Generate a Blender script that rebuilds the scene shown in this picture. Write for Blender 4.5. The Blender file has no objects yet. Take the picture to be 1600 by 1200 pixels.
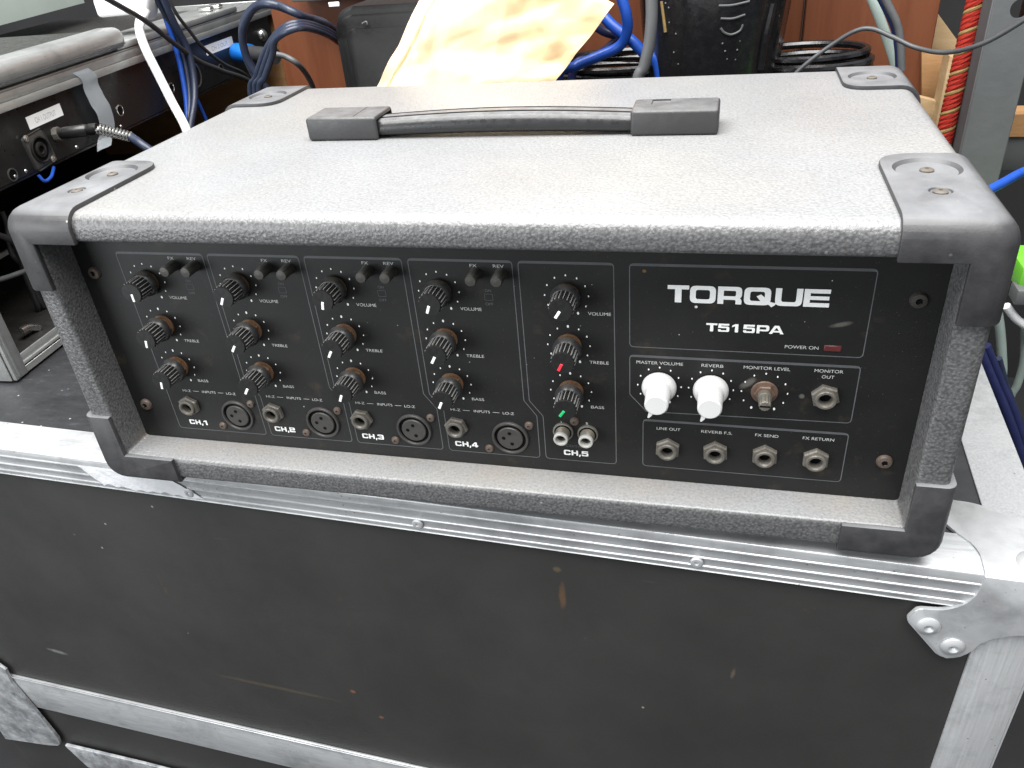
import bpy, bmesh, math, random
from mathutils import Vector, Matrix, noise
rnd = random.Random(7)
S = bpy.context.scene
COL = S.collection
PI = math.pi

# ------------------------------------------------------------------ camera, world, lights, exposure
CAM_C = Vector((0.42901941, -0.37708558, 0.34814783))
CAM_R = Vector((0.96845893, 0.23563703, -0.08100919))
CAM_U = Vector((-0.05985712, 0.53559957, 0.84234804))
CAM_F = Vector((-0.24187688, 0.81093051, -0.53281074))
FOC = 1239.2592                                     # focal length in pixels of a 1600 px wide frame
cd = bpy.data.cameras.new('camera'); cam = bpy.data.objects.new('camera', cd); COL.objects.link(cam)
cd.sensor_width = 36.0; cd.lens = FOC / 1600 * 36.0; cd.clip_start = 0.01; cd.clip_end = 60
m = Matrix((CAM_R, CAM_U, -CAM_F)).transposed().to_4x4(); m.translation = CAM_C
cam.matrix_world = m
S.camera = cam

W_ = bpy.data.worlds.new('World'); S.world = W_; W_.use_nodes = True
bg = W_.node_tree.nodes['Background']; bg.inputs[0].default_value = (0.93, 0.97, 1.0, 1); bg.inputs[1].default_value = 0.42

def area(name, loc, target, size, power, col=(1, 1, 1), size_y=None):
    l = bpy.data.lights.new(name, 'AREA'); l.energy = power; l.color = col; l.size = size
    if size_y: l.shape = 'RECTANGLE'; l.size_y = size_y
    o = bpy.data.objects.new(name, l); COL.objects.link(o); o.location = loc
    o.rotation_euler = (Vector(target) - Vector(loc)).to_track_quat('-Z', 'Y').to_euler()
    return o
area('skylight', (0.20, -0.30, 1.9), (0.28, 0.05, 0.1), 2.2, 118, (1.0, 0.99, 0.975), 1.7)
area('open_doorway', (-1.3, -1.7, 0.35), (0.2, 0.0, 0.05), 1.3, 29, (0.95, 0.98, 1.0), 1.3)

S.view_settings.view_transform = 'Standard'; S.view_settings.look = 'None'
S.view_settings.exposure = 0.5; S.view_settings.gamma = 1.0

def ray(px, py):
    return CAM_F + CAM_R * ((px - 800) / FOC) - CAM_U * ((py - 600) / FOC)
def at(px, py, y):                                   # a point of the place seen at a pixel, on the wall plane y
    d = ray(px, py); return CAM_C + d * ((y - CAM_C.y) / d.y)

# ------------------------------------------------------------------ materials
MATS = {}
class NT:
    def __init__(s, name):
        s.m = bpy.data.materials.new(name); s.m.use_nodes = True; s.t = s.m.node_tree
        s.b = s.t.nodes['Principled BSDF']; s.tc = s.t.nodes.new('ShaderNodeTexCoord'); s.geo = s.t.nodes.new('ShaderNodeNewGeometry')
    def n(s, typ, **kw):
        nd = s.t.nodes.new(typ)
        for k, v in kw.items(): setattr(nd, k, v)
        return nd
    def l(s, a, b): s.t.links.new(a, b)
    def noise(s, scale, detail=3, rough=.55, vec=None, stretch=None):
        nd = s.n('ShaderNodeTexNoise'); nd.inputs['Scale'].default_value = scale; nd.inputs['Detail'].default_value = detail; nd.inputs['Roughness'].default_value = rough
        v = vec or s.tc.outputs['Object']
        if stretch:
            mp = s.n('ShaderNodeMapping'); mp.inputs['Scale'].default_value = stretch; s.l(v, mp.inputs[0]); v = mp.outputs[0]
        s.l(v, nd.inputs['Vector']); return nd.outputs['Fac']
    def voro(s, scale, feature='F1', rand=1.0):
        nd = s.n('ShaderNodeTexVoronoi'); nd.feature = feature; nd.inputs['Scale'].default_value = scale; nd.inputs['Randomness'].default_value = rand
        s.l(s.tc.outputs['Object'], nd.inputs['Vector']); return nd
    def ramp(s, fac, stops):
        nd = s.n('ShaderNodeValToRGB'); cr = nd.color_ramp
        while len(cr.elements) < len(stops): cr.elements.new(0.5)
        for e, (p, c) in zip(cr.elements, stops):
            e.position = p; e.color = (c, c, c, 1) if isinstance(c, (int, float)) else (*c, 1)
        s.l(fac, nd.inputs[0]); return nd.outputs[0]
    def mix(s, fac, a, b, mode='MIX'):
        nd = s.n('ShaderNodeMix', data_type='RGBA', blend_type=mode)
        for sock, v in ((nd.inputs[0], fac), (nd.inputs[6], a), (nd.inputs[7], b)):
            if isinstance(v, (int, float)): sock.default_value = v
            elif isinstance(v, tuple): sock.default_value = (*v, 1)
            else: s.l(v, sock)
        return nd.outputs[2]
    def math(s, op, a, b=0.5, clamp=False):
        nd = s.n('ShaderNodeMath', operation=op); nd.use_clamp = clamp
        for sock, v in ((nd.inputs[0], a), (nd.inputs[1], b)):
            if isinstance(v, (int, float)): sock.default_value = v
            else: s.l(v, sock)
        return nd.outputs[0]
    def bump(s, h, dist, strength=1.0, prev=None):
        nd = s.n('ShaderNodeBump'); nd.inputs['Distance'].default_value = dist; nd.inputs['Strength'].default_value = strength
        s.l(h, nd.inputs['Height'])
        if prev: s.l(prev, nd.inputs['Normal'])
        return nd.outputs[0]
    def up(s, lo=.75, hi=.98):                      # where settled dust can lie; vinyl and caps put top sheen here too
        sp = s.n('ShaderNodeSeparateXYZ'); s.l(s.geo.outputs['Normal'], sp.inputs[0])
        return s.ramp(sp.outputs['Z'], [(lo, 0.0), (hi, 1.0)])
    def set(s, col=None, rough=None, metal=None, normal=None, spec=None, coat=None):
        for k, v in (('Base Color', col), ('Roughness', rough), ('Metallic', metal), ('Specular IOR Level', spec), ('Coat Weight', coat)):
            if v is None: continue
            if isinstance(v, tuple): s.b.inputs[k].default_value = (*v, 1)
            elif isinstance(v, (int, float)): s.b.inputs[k].default_value = v
            else: s.l(v, s.b.inputs[k])
        if normal is not None: s.l(normal, s.b.inputs['Normal'])
        return s.m

def basic(name, col, rough=.5, metal=0.0, var=.25, scale=60, bump=0.0, bscale=400, spec=.5, dust=0.0, dustcol=(.38, .36, .33)):
    t = NT(name)
    a = tuple(c * (1 - var) for c in col); b = tuple(min(1, c * (1 + var)) for c in col)
    c = t.mix(t.noise(scale, 4), a, b)
    if dust:
        f = t.math('MULTIPLY', t.up(), t.ramp(t.noise(90, 5), [(.25, .5), (.75, 1.0)])); f = t.math('MULTIPLY', f, dust)
        c = t.mix(f, c, dustcol)
    r = t.ramp(t.noise(scale * 2.3, 3), [(.3, max(.03, rough - .08)), (.7, min(1, rough + .1))])
    nrm = t.bump(t.noise(bscale, 3), bump) if bump else None
    return t.set(c, r, metal, nrm, spec)

def vinyl():
    t = NT('vinyl')
    v = t.voro(640, 'SMOOTH_F1'); n1 = t.noise(560, 2, .5); n2 = t.noise(1700, 2, .5)
    h = t.math('ADD', t.math('MULTIPLY', v.outputs['Distance'], -0.9), t.math('ADD', t.math('MULTIPLY', n1, 1.1), t.math('MULTIPLY', n2, .25)))
    base = t.mix(t.ramp(h, [(.0, 0.0), (.6, 1.0)]), (.060, .060, .061), (.122, .122, .124))
    light = t.noise(9, 5, .65)
    f = t.math('MULTIPLY', t.up(.55, .99), t.ramp(light, [(.3, .78), (.7, 1.0)]))
    f = t.math('MULTIPLY', f, t.ramp(n1, [(.3, .7), (.62, 1.0)]))
    dust_sheen = t.mix(t.ramp(t.noise(5.5, 4), [(.42, 0.0), (.65, 1.0)]), (.264, .268, .273), (.282, .278, .268))  # dust tint, paled further to stand for the sheen on the top
    c = t.mix(f, base, dust_sheen)
    # grime brushed into the recess round the front opening
    sp = t.n('ShaderNodeSeparateXYZ'); t.l(t.tc.outputs['Object'], sp.inputs[0])
    ins = t.math('MULTIPLY', t.ramp(sp.outputs['Y'], [(.003, 0.0), (.02, 1.0)]), t.ramp(sp.outputs['Z'], [(.018, 1.0), (.0192, 1.0), (.03, 0.0)]))
    g = t.math('MULTIPLY', ins, t.ramp(t.noise(30, 4), [(.38, 0.0), (.8, .45)]))
    c = t.mix(g, c, (.30, .235, .165))
    fl = t.ramp(t.voro(75).outputs['Distance'], [(0.0, 1.0), (.05, 1.0), (.07, 0.0)])
    c = t.mix(t.math('MULTIPLY', fl, .25), c, (.5, .5, .48))
    return t.set(c, t.ramp(n2, [(.3, .30), (.7, .46)]), 0, t.bump(h, .00032, .85), .55)

def plastic_cap():
    t = NT('cap_plastic')
    sc = t.noise(55, 5, .65, stretch=(1, .35, 1)); fine = t.noise(800, 2)
    c = t.mix(t.ramp(sc, [(.35, 0.0), (.75, 1.0)]), (.028, .028, .030), (.052, .051, .053))
    f = t.math('MULTIPLY', t.up(.7, .99), t.ramp(t.noise(35, 5), [(.3, .35), (.75, .8)]))
    c = t.mix(f, c, (.235, .24, .25))  # dust on the cap tops, lightened to carry their sheen as colour
    flk = t.ramp(t.voro(95).outputs['Distance'], [(0.0, 1.0), (.06, 1.0), (.09, 0.0)])
    flk = t.math('MULTIPLY', flk, t.ramp(t.noise(14, 3), [(.5, 0.0), (.62, .8)]))
    c = t.mix(flk, c, (.42, .41, .38))
    return t.set(c, t.ramp(sc, [(.3, .38), (.75, .58)]), 0, t.bump(fine, .00006), .5)

def spots(t, c, marks):
    sp = t.n('ShaderNodeSeparateXYZ'); t.l(t.tc.outputs['Object'], sp.inputs[0]); wob = t.noise(130, 4, .7)
    for x, z, rx, rz, sh, col, a in marks:
        u = t.math('DIVIDE', t.math('SUBTRACT', sp.outputs['X'], x), rx); w = t.math('DIVIDE', t.math('SUBTRACT', sp.outputs['Z'], z), rz)
        u = t.math('ADD', u, t.math('MULTIPLY', w, sh))
        d = t.math('ADD', t.math('ADD', t.math('MULTIPLY', u, u), t.math('MULTIPLY', w, w)), t.math('MULTIPLY', wob, .8))
        c = t.mix(t.ramp(d, [(.50, a), (1.0, 0.0)]), c, col)
    return c
def panel_black(name='panel_paint', base=(.0056, .0056, .0055), flecks=True):
    t = NT(name)
    n = t.noise(25, 5, .6); gr = t.noise(1400, 2)
    c = t.mix(t.ramp(n, [(.3, 0.0), (.75, 1.0)]), base, tuple(b * 1.7 for b in base))
    br = t.math('MULTIPLY', t.ramp(t.noise(38, 5, .7), [(.58, 0.0), (.8, .6)]), 1.0)
    c = t.mix(br, c, (.055, .042, .026))
    if flecks:
        v = t.voro(120); d = t.ramp(v.outputs['Distance'], [(0.0, 1.0), (.035, 1.0), (.055, 0.0)])
        sel = t.ramp(t.noise(31, 2), [(.56, 0.0), (.60, 1.0)])
        c = t.mix(t.math('MULTIPLY', d, sel), c, (.45, .43, .38))
        v2 = t.voro(310); d2 = t.ramp(v2.outputs['Distance'], [(0.0, 1.0), (.04, 1.0), (.07, 0.0)])
        c = t.mix(t.math('MULTIPLY', d2, .35), c, (.22, .21, .19))
    c = spots(t, c, [(.4950, .1350, .0060, .0030, -.9, (.10, .095, .085), .8), (.4497, .0945, .0045, .0060, -1.0, (.13, .125, .115), .7), (.4800, .0880, .0022, .0022, 0, (.10, .10, .09), .8),
                     (.3905, .1632, .0016, .0014, 0, (.16, .09, .03), .9), (.4190, .1425, .0013, .0013, 0, (.70, .70, .68), 1.0)])
    return t.set(c, t.ramp(t.noise(12, 4), [(.3, .44), (.7, .58)]), 0, t.bump(gr, .00005), .42)

def case_laminate():
    t = NT('case_laminate')
    n = t.noise(11, 6, .6)
    c = t.mix(t.ramp(n, [(.3, 0.0), (.75, 1.0)]), (.0215, .0212, .0205), (.0262, .0257, .0245))
    gr = t.noise(1100, 2); c = t.mix(t.math('MULTIPLY', gr, .25), c, (.05, .049, .047))
    # long faint scratches and little chips
    sc = t.noise(60, 6, .75, stretch=(.25, 1, 1.6)); c = t.mix(t.ramp(sc, [(.66, 0.0), (.78, .35)]), c, (.16, .155, .14))
    v = t.voro(34); d = t.ramp(v.outputs['Distance'], [(0.0, 1.0), (.028, 1.0), (.045, 0.0)])
    c = t.mix(t.math('MULTIPLY', d, t.ramp(t.noise(9, 2), [(.60, 0.0), (.64, .5)])), c, (.36, .33, .26))
    ru = t.noise(16, 5, .7, stretch=(1.4, 1, .6)); c = t.mix(t.ramp(ru, [(.67, 0.0), (.80, .55)]), c, (.095, .052, .028))
    c = spots(t, c, [(.3355, -.0860, .0040, .0190, -.10, (.11, .06, .028), .6), (.3330, -.0600, .0045, .0040, 0, (.10, .075, .04), .6), (-.2110, -.2870, .0170, .0045, .5, (.20, .205, .205), .55),
                     (.1350, -.2520, .0042, .0035, 0, (.17, .07, .04), .8), (.1575, -.2824, .0036, .0030, 0, (.15, .07, .04), .8), (.4571, -.1387, .0022, .0090, -.5, (.12, .09, .06), .5), (.05, -.27, .09, .004, .3, (.075, .06, .04), .5)])
    return t.set(c, t.ramp(n, [(.3, .42), (.7, .6)]), 0, t.bump(t.noise(700, 3), .00008), .45)

def case_top_mat():
    t = NT('case_top_board')
    n = t.noise(14, 6, .65); sc = t.noise(95, 6, .8, stretch=(.4, 1.3, 1))
    c = t.mix(t.ramp(n, [(.3, 0.0), (.7, 1.0)]), (.012, .0125, .014), (.034, .035, .038))
    c = t.mix(t.ramp(sc, [(.58, 0.0), (.78, .5)]), c, (.12, .125, .14))
    v = t.voro(85); d = t.ramp(v.outputs['Distance'], [(0.0, 1.0), (.06, 1.0), (.09, 0.0)])
    c = t.mix(t.math('MULTIPLY', d, t.ramp(t.noise(22, 2), [(.45, 0.0), (.55, .8)])), c, (.4, .4, .38))
    return t.set(c, t.ramp(sc, [(.3, .35), (.7, .6)]), 0, t.bump(t.noise(500, 3), .0001), .5)

def aluminium(name='aluminium', stretch=(1, 30, 30), base=(.50, .51, .52), rough=.40, metal=.5):
    t = NT(name)
    br = t.noise(22, 5, .6, stretch=stretch); st = t.noise(18, 6, .7)
    c = t.mix(br, tuple(b * .82 for b in base), tuple(min(1, b * 1.12) for b in base))
    c = t.mix(t.ramp(st, [(.50, 0.0), (.76, .65)]), c, (.17, .175, .185))
    pit = t.ramp(t.voro(160).outputs['Distance'], [(0.0, 1.0), (.08, 1.0), (.13, 0.0)])
    c = t.mix(t.math('MULTIPLY', pit, t.ramp(t.noise(30, 3), [(.5, 0.0), (.6, .7)])), c, (.12, .10, .085))
    return t.set(c, t.ramp(br, [(.3, rough - .08), (.7, rough + .1)]), metal, t.bump(t.noise(160, 4), .00012), .5)

def rusty(name, a=(.34, .30, .24), b=(.25, .12, .055), metal=.5, amt=.5):
    t = NT(name); inf = t.n('ShaderNodeObjectInfo')
    add = t.n('ShaderNodeVectorMath', operation='ADD'); t.l(t.tc.outputs['Object'], add.inputs[0]); t.l(inf.outputs['Location'], add.inputs[1])
    n = t.noise(260, 5, .65, vec=add.outputs[0])
    c = t.mix(t.ramp(n, [(max(0, .62 - amt * .4), 0.0), (.72, 1.0)]), a, b)
    return t.set(c, t.ramp(n, [(.3, .35), (.7, .75)]), metal, t.bump(n, .00012), .5)

def wood(name, a, b, scale=14, stretch=(6, 6, .5), rough=.4, bump=.0001):
    t = NT(name)
    g = t.noise(scale, 6, .65, stretch=stretch); g2 = t.noise(scale * 5, 4, .7, stretch=stretch)
    c = t.mix(t.ramp(g, [(.3, 0.0), (.7, 1.0)]), a, b); c = t.mix(t.math('MULTIPLY', g2, .35), c, tuple(x * .5 for x in a))
    return t.set(c, t.ramp(g, [(.3, rough), (.7, rough + .15)]), 0, t.bump(g2, bump), .4)

def kraft():
    t = NT('kraft_paper')
    n = t.noise(5, 2, .5); fib = t.noise(420, 3, .6)
    c = t.mix(t.ramp(n, [(.38, 0.0), (.66, 1.0)]), (.60, .44, .25), (.76, .62, .42)); c = t.mix(t.math('MULTIPLY', fib, .2), c, (.45, .29, .12))
    return t.set(c, .5, 0, t.bump(fib, .0001), .5)

def smeared():
    t = NT('smeared_metal')
    n = t.noise(48, 5, .65); n2 = t.noise(70, 3, .6)
    c = t.mix(t.ramp(n, [(.35, 0.0), (.65, 1.0)]), (.20, .205, .215), (.40, .41, .42))
    c = t.mix(t.ramp(n2, [(.60, 0.0), (.72, .6)]), c, (.06, .09, .16))
    return t.set(c, t.ramp(n, [(.3, .3), (.7, .6)]), .3, t.bump(t.noise(90, 4), .0012), .5)
def rope_mat():
    t = NT('red_rope'); g = t.noise(300, 4, .7); c = t.mix(g, (.19, .010, .008), (.33, .024, .012))
    return t.set(c, .8, 0, t.bump(t.noise(900, 2), .0004), .2)

M = dict(
    vinyl=vinyl(), cap=plastic_cap(), panel=panel_black(), lam=case_laminate(), casetop=case_top_mat(),
    alu=aluminium(), alu_v=aluminium('aluminium_upright', (30, 30, 1)), bracket=aluminium('bracket_steel', (2, 2, 2), (.50, .51, .52), .44, .5),
    rack_alu=aluminium('rack_aluminium', (30, 1, 30), (.42, .43, .42), .36, .6),
    knob=basic('knob_plastic', (.020, .020, .021), .34, 0, .2, 200, .00002, spec=.6, dust=.30, dustcol=(.24, .22, .19)),
    barrel=basic('knob_barrel', (.012, .012, .012), .4, 0, .3, 200, spec=.4),  # darkened by colour to deepen the shade in the grooves
    flute=basic('knob_ridge', (.20, .20, .195), .4, 0, .3, 300),  # pale colour paints the light caught by the flute ridges
    white_print=basic('white_print', (.78, .79, .78), .5, 0, .08, 300),
    fine_print=basic('fine_print', (.42, .43, .42), .55, 0, .2, 700),
    grey_print=basic('grey_print', (.070, .073, .077), .5, 0, .25, 200),
    thin_print=basic('thin_print', (.085, .09, .095), .5, 0, .3, 200),
    white=basic('white_plastic', (.56, .56, .555), .38, 0, .04, 80, spec=.5),
    red=basic('red_mark', (.75, .03, .05), .4, 0, .08), green=basic('green_mark', (.02, .42, .13), .4, 0, .08),
    button=basic('button_plastic', (.045, .044, .038), .45, 0, .3, 200, dust=.3),
    led=basic('led_lens', (.085, .018, .018), .4, 0, .3, 150),
    grip=basic('grip_rubber', (.014, .014, .015), .33, 0, .2, 90, .00008, 600, dust=.7, dustcol=(.30, .30, .30)),
    dark=basic('dark_moulding', (.006, .006, .0062), .5, 0, .3, 90, .0001, 500, spec=.35),
    rubber=basic('rubber', (.032, .032, .033), .42, 0, .25, 90, .0001, 600, dust=.42, dustcol=(.30, .30, .30)),
    nut=rusty('nickel_nut', (.145, .138, .122), (.09, .075, .058), .3, .5), rust=rusty('rusty_nut', (.17, .095, .05), (.09, .045, .025), .2, .5),
    copper=rusty('rusted_washer', (.15, .10, .075), (.09, .05, .034), .3, .4), screw=rusty('screw_head', (.115, .095, .08), (.085, .05, .035), .3, .6),
    capscrew=rusty('dusty_screw', (.13, .12, .105), (.10, .07, .05), .2, .5),
    darkscrew=rusty('dark_screw', (.05, .05, .05), (.05, .035, .02), .3, .5),
    chrome=basic('chrome', (.62, .62, .60), .22, .95, .15, 200), hole=basic('socket_hole', (.003, .003, .003), .6, 0, 0, spec=.1),
    black=basic('black_plastic', (.009, .009, .009), .34, 0, .25, 70, .00006, 500, dust=.08), gloss=basic('glossy_black', (.008, .008, .009), .22, 0, .3, 60, .0001, 300, spec=.6),
    socket=basic('socket_plastic', (.045, .043, .041), .38, 0, .2, 150),
    nickel=rusty('barrel_nickel', (.22, .21, .185), (.20, .15, .09), .7, .3), ivory=basic('ivory_ring', (.40, .395, .37), .4, 0, .1, 200),
    brown=wood('brown_board', (.125, .036, .013), (.175, .054, .019), 9, (7, 7, .5), .5), redbrown=wood('red_brown_board', (.125, .042, .018), (.17, .060, .026), 9, (7, 7, .5), .55),
    ply=wood('pale_timber', (.34, .22, .11), (.46, .33, .18), 12, (1, 1, 5), .6, .0003), timber=wood('orange_timber', (.30, .15, .06), (.40, .23, .10), 12, (1, 6, 6), .6, .0003),
    steel=basic('galvanised_post', (.115, .12, .122), .55, .3, .18, 28, .0002, 120), steel_d=basic('grey_beam', (.075, .078, .08), .6, .2, .2, 20),
    kraft=kraft(), rope=rope_mat(), ropey=basic('rope_yellow', (.20, .13, .04), .8, 0, .3, 300),
    blue=basic('blue_cable', (.010, .06, .33), .38, 0, .15, 60), blueblack=basic('blue_black_cable', (.016, .023, .045), .4, 0, .2, 60), cable=basic('black_cable', (.03, .03, .032), .45, 0, .2, 60),
    grey_d=basic('dark_grey_cable', (.045, .047, .05), .45, 0, .2, 60),
    grey_c=basic('grey_cable', (.085, .088, .092), .5, 0, .2, 60), white_c=basic('white_cable', (.85, .85, .85), .4, 0, .04, 60), navy=basic('navy_cable', (.012, .016, .065), .4, 0, .2, 60),
    teal=basic('pale_green_cable', (.28, .34, .31), .5, 0, .15, 60), label=basic('label_tape', (.82, .82, .82), .5, 0, .05, 60, .0001), ink=basic('faded_ink', (.42, .43, .45), .6, 0, .1),
    gaffer=basic('pale_grey_tape', (.50, .54, .57), .55, 0, .1, 40, .0003, 120), lid=basic('pale_green_lid', (.44, .50, .46), .5, .1, .1, 20),
    lime=basic('lime_plastic', (.12, .42, .03), .4, 0, .1), floor=basic('dark_floor', (.010, .010, .011), .8, 0, .4, 6), tape=basic('masking_tape', (.58, .59, .61), .6, 0, .2, 60, .0006, 200),
    wrap=smeared(), cream=basic('cream_block', (.62, .47, .28), .6, 0, .15, 30), bluep=basic('blue_plug', (.01, .16, .60), .35, 0, .1),
)

# ------------------------------------------------------------------ object helpers
WLOC = {}
def link(o, parent=None, world=(0, 0, 0)):
    COL.objects.link(o); world = Vector(world)
    if parent is not None:
        o.parent = parent; o.location = world - WLOC[parent.name]
    else: o.location = world
    WLOC[o.name] = world
    return o
def tag(o, label=None, cat=None, group=None, kind=None):
    for k, v in (('label', label), ('category', cat), ('group', group), ('kind', kind)):
        if v: o[k] = v
    return o
def thing(name, loc, label, cat, group=None):
    return tag(link(bpy.data.objects.new(name, None), None, loc), label, cat, group)
def finish(bm, name, mat, smooth=40):
    me = bpy.data.meshes.new(name)
    bmesh.ops.recalc_face_normals(bm, faces=bm.faces[:])
    bm.to_mesh(me); bm.free()
    for mm in (mat if isinstance(mat, (list, tuple)) else [mat]): me.materials.append(mm)
    if smooth:
        for p in me.polygons: p.use_smooth = True
        me.set_sharp_from_angle(angle=math.radians(smooth))
    return me
def obj(name, bm, mat, parent=None, loc=(0, 0, 0), smooth=40):
    me = bm if isinstance(bm, bpy.types.Mesh) else finish(bm, name, mat, smooth)
    return link(bpy.data.objects.new(name, me), parent, loc)

def add_box(bm, lo, hi, bevel=0, seg=2, M4=None, rot=None):
    lo = Vector(lo); hi = Vector(hi)
    r = bmesh.ops.create_cube(bm, size=1.0); vs = r['verts']
    sz = hi - lo; ce = (hi + lo) / 2
    for v in vs: v.co = Vector((v.co.x * sz.x, v.co.y * sz.y, v.co.z * sz.z))
    if rot is not None:
        for v in vs: v.co = rot @ v.co
    for v in vs: v.co += ce
    if bevel:
        es = list({e for v in vs for e in v.link_edges})
        rr = bmesh.ops.bevel(bm, geom=es, offset=bevel, segments=seg, affect='EDGES', profile=.5)
        vs = list({v for f in rr['faces'] for v in f.verts} | {v for v in vs if v.is_valid})
    if M4 is not None:
        for v in vs: v.co = M4 @ v.co
    return vs
def box(lo, hi, bevel=0, seg=2, M4=None):
    bm = bmesh.new(); add_box(bm, lo, hi, bevel, seg, M4); return bm
def lathe(bm, prof, n=24, axis='-y', off=(0, 0, 0), cap=True, star=None):
    """prof: (radius, height) pairs; height runs along axis"""
    off = Vector(off); rings = []
    for r, h in prof:
        ring = []
        for i in range(n):
            a = 2 * PI * i / n; rr = r * (star(i) if star else 1)
            x, y = rr * math.cos(a), rr * math.sin(a)
            co = {'-y': Vector((x, -h, y)), 'z': Vector((x, y, h)), 'x': Vector((h, x, y)), '-z': Vector((x, -y, -h))}[axis]
            ring.append(bm.verts.new(co + off))
        rings.append(ring)
    for a, b in zip(rings, rings[1:]):
        for i in range(n): bm.faces.new((a[i], a[(i + 1) % n], b[(i + 1) % n], b[i]))
    if cap:
        if prof[0][0] > 1e-6: bm.faces.new(rings[0][::-1])
        if prof[-1][0] > 1e-6: bm.faces.new(rings[-1])
    return bm
def cat(pts, n=8):
    pts = [Vector(p) for p in pts]
    if len(pts) < 3: return pts
    P = [pts[0] * 2 - pts[1]] + pts + [pts[-1] * 2 - pts[-2]]; out = []
    for i in range(1, len(P) - 2):
        a, b, c, d = P[i - 1:i + 3]
        for k in range(n):
            t = k / n
            out.append(.5 * ((2 * b) + (c - a) * t + (2 * a - 5 * b + 4 * c - d) * t * t + (3 * b - a - 3 * c + d) * t ** 3))
    out.append(P[-2]); return out
def tube(bm, pts, r, n=10, spline=True, rad=None):
    pts = cat(pts) if spline else [Vector(p) for p in pts]
    up = Vector((0.1, 0.2, 1)).normalized(); rings = []
    T0 = (pts[1] - pts[0]).normalized(); N = T0.cross(up).normalized()
    for i, p in enumerate(pts):
        T = (pts[min(i + 1, len(pts) - 1)] - pts[max(i - 1, 0)]).normalized()
        N = (N - T * N.dot(T)).normalized(); B = T.cross(N)
        rr = rad(i / (len(pts) - 1)) if rad else r
        rings.append([bm.verts.new(p + (N * math.cos(2 * PI * k / n) + B * math.sin(2 * PI * k / n)) * rr) for k in range(n)])
    for a, b in zip(rings, rings[1:]):
        for i in range(n): bm.faces.new((a[i], a[(i + 1) % n], b[(i + 1) % n], b[i]))
    bm.faces.new(rings[0][::-1]); bm.faces.new(rings[-1]); return bm
def rounded(poly, seg=4):
    out = []; n = len(poly)
    for i, p in enumerate(poly):
        r = p[2] if len(p) > 2 else 0; v = Vector(p[:2])
        if not r: out.append(v); continue
        a = Vector(poly[i - 1][:2]); b = Vector(poly[(i + 1) % n][:2])
        da = (a - v).normalized(); db = (b - v).normalized(); s = v + da * r; e = v + db * r
        for k in range(seg + 1):
            t = k / seg; out.append((1 - t) ** 2 * s + 2 * t * (1 - t) * v + t * t * e)
    return out
def fill_poly(bm, loops, fn):
    es = []
    for lp in loops:
        vs = [bm.verts.new(fn(p)) for p in lp]
        es += [bm.edges.new((vs[i], vs[(i + 1) % len(vs)])) for i in range(len(vs))]
    return bmesh.ops.triangle_fill(bm, use_beauty=True, use_dissolve=False, edges=es)
def prism(poly, fn, depth, bevel=0):
    """fn(u,v,d) -> 3D; extruded from d=0 to depth"""
    bm = bmesh.new(); a = [bm.verts.new(fn(p[0], p[1], 0)) for p in poly]; b = [bm.verts.new(fn(p[0], p[1], depth)) for p in poly]
    n = len(poly)
    bm.faces.new(a[::-1]); top = bm.faces.new(b)
    for i in range(n): bm.faces.new((a[i], a[(i + 1) % n], b[(i + 1) % n], b[i]))
    if bevel: bmesh.ops.bevel(bm, geom=list(top.edges), offset=bevel, segments=2, affect='EDGES', profile=.5)
    return bm
def tmp(bm):
    me = bpy.data.meshes.new('tmp'); bmesh.ops.recalc_face_normals(bm, faces=bm.faces[:]); bm.to_mesh(me); bm.free()
    o = bpy.data.objects.new('tmp', me); COL.objects.link(o); return o
def boolean(base, cuts, bevel=0, ang=60, seg=2):
    """base bmesh, cuts [(bmesh, op)] -> Mesh"""
    A = tmp(base); Bs = []
    for bm, op in cuts:
        B = tmp(bm); Bs.append(B); md = A.modifiers.new('b', 'BOOLEAN'); md.object = B; md.operation = op; md.solver = 'EXACT'
    if bevel:
        md = A.modifiers.new('w', 'WELD'); md.merge_threshold = 1e-5
        md = A.modifiers.new('v', 'BEVEL'); md.width = bevel; md.segments = seg; md.limit_method = 'ANGLE'; md.angle_limit = math.radians(ang)
    dg = bpy.context.evaluated_depsgraph_get(); dg.update()
    me = bpy.data.meshes.new_from_object(A.evaluated_get(dg))
    for o in [A] + Bs: bpy.data.objects.remove(o)
    return me
def mesh_obj(name, me, mat, parent, loc=(0, 0, 0), smooth=35):
    me.materials.clear(); me.materials.append(mat); me.name = name
    for p in me.polygons: p.use_smooth = True
    me.set_sharp_from_angle(angle=math.radians(smooth))
    return link(bpy.data.objects.new(name, me), parent, loc)

# ------------------------------------------------------------------ lettering
def text_bm(bm, s, x, z, y, width=None, height=.0021, align='C'):
    cu = bpy.data.curves.new('t', 'FONT'); cu.body = s; cu.size = 1; cu.align_x = 'LEFT'
    o = bpy.data.objects.new('t', cu); COL.objects.link(o)
    dg = bpy.context.evaluated_depsgraph_get(); dg.update(); me = bpy.data.meshes.new_from_object(o.evaluated_get(dg))
    xs = [v.co.x for v in me.vertices]; ys = [v.co.y for v in me.vertices]
    x0, x1, y0, y1 = min(xs), max(xs), min(ys), max(ys)
    sy = height / .72; sx = width / (x1 - x0) if width else sy * 1.15
    w = (x1 - x0) * sx; ox = {'C': x - w / 2, 'L': x}[align]
    for v in me.vertices: v.co = Vector((ox + (v.co.x - x0) * sx, y, z - height / 2 + v.co.y * sy))
    bm.from_mesh(me); bpy.data.objects.remove(o); bpy.data.curves.remove(cu)
TV, TH = .30, .23
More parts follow.
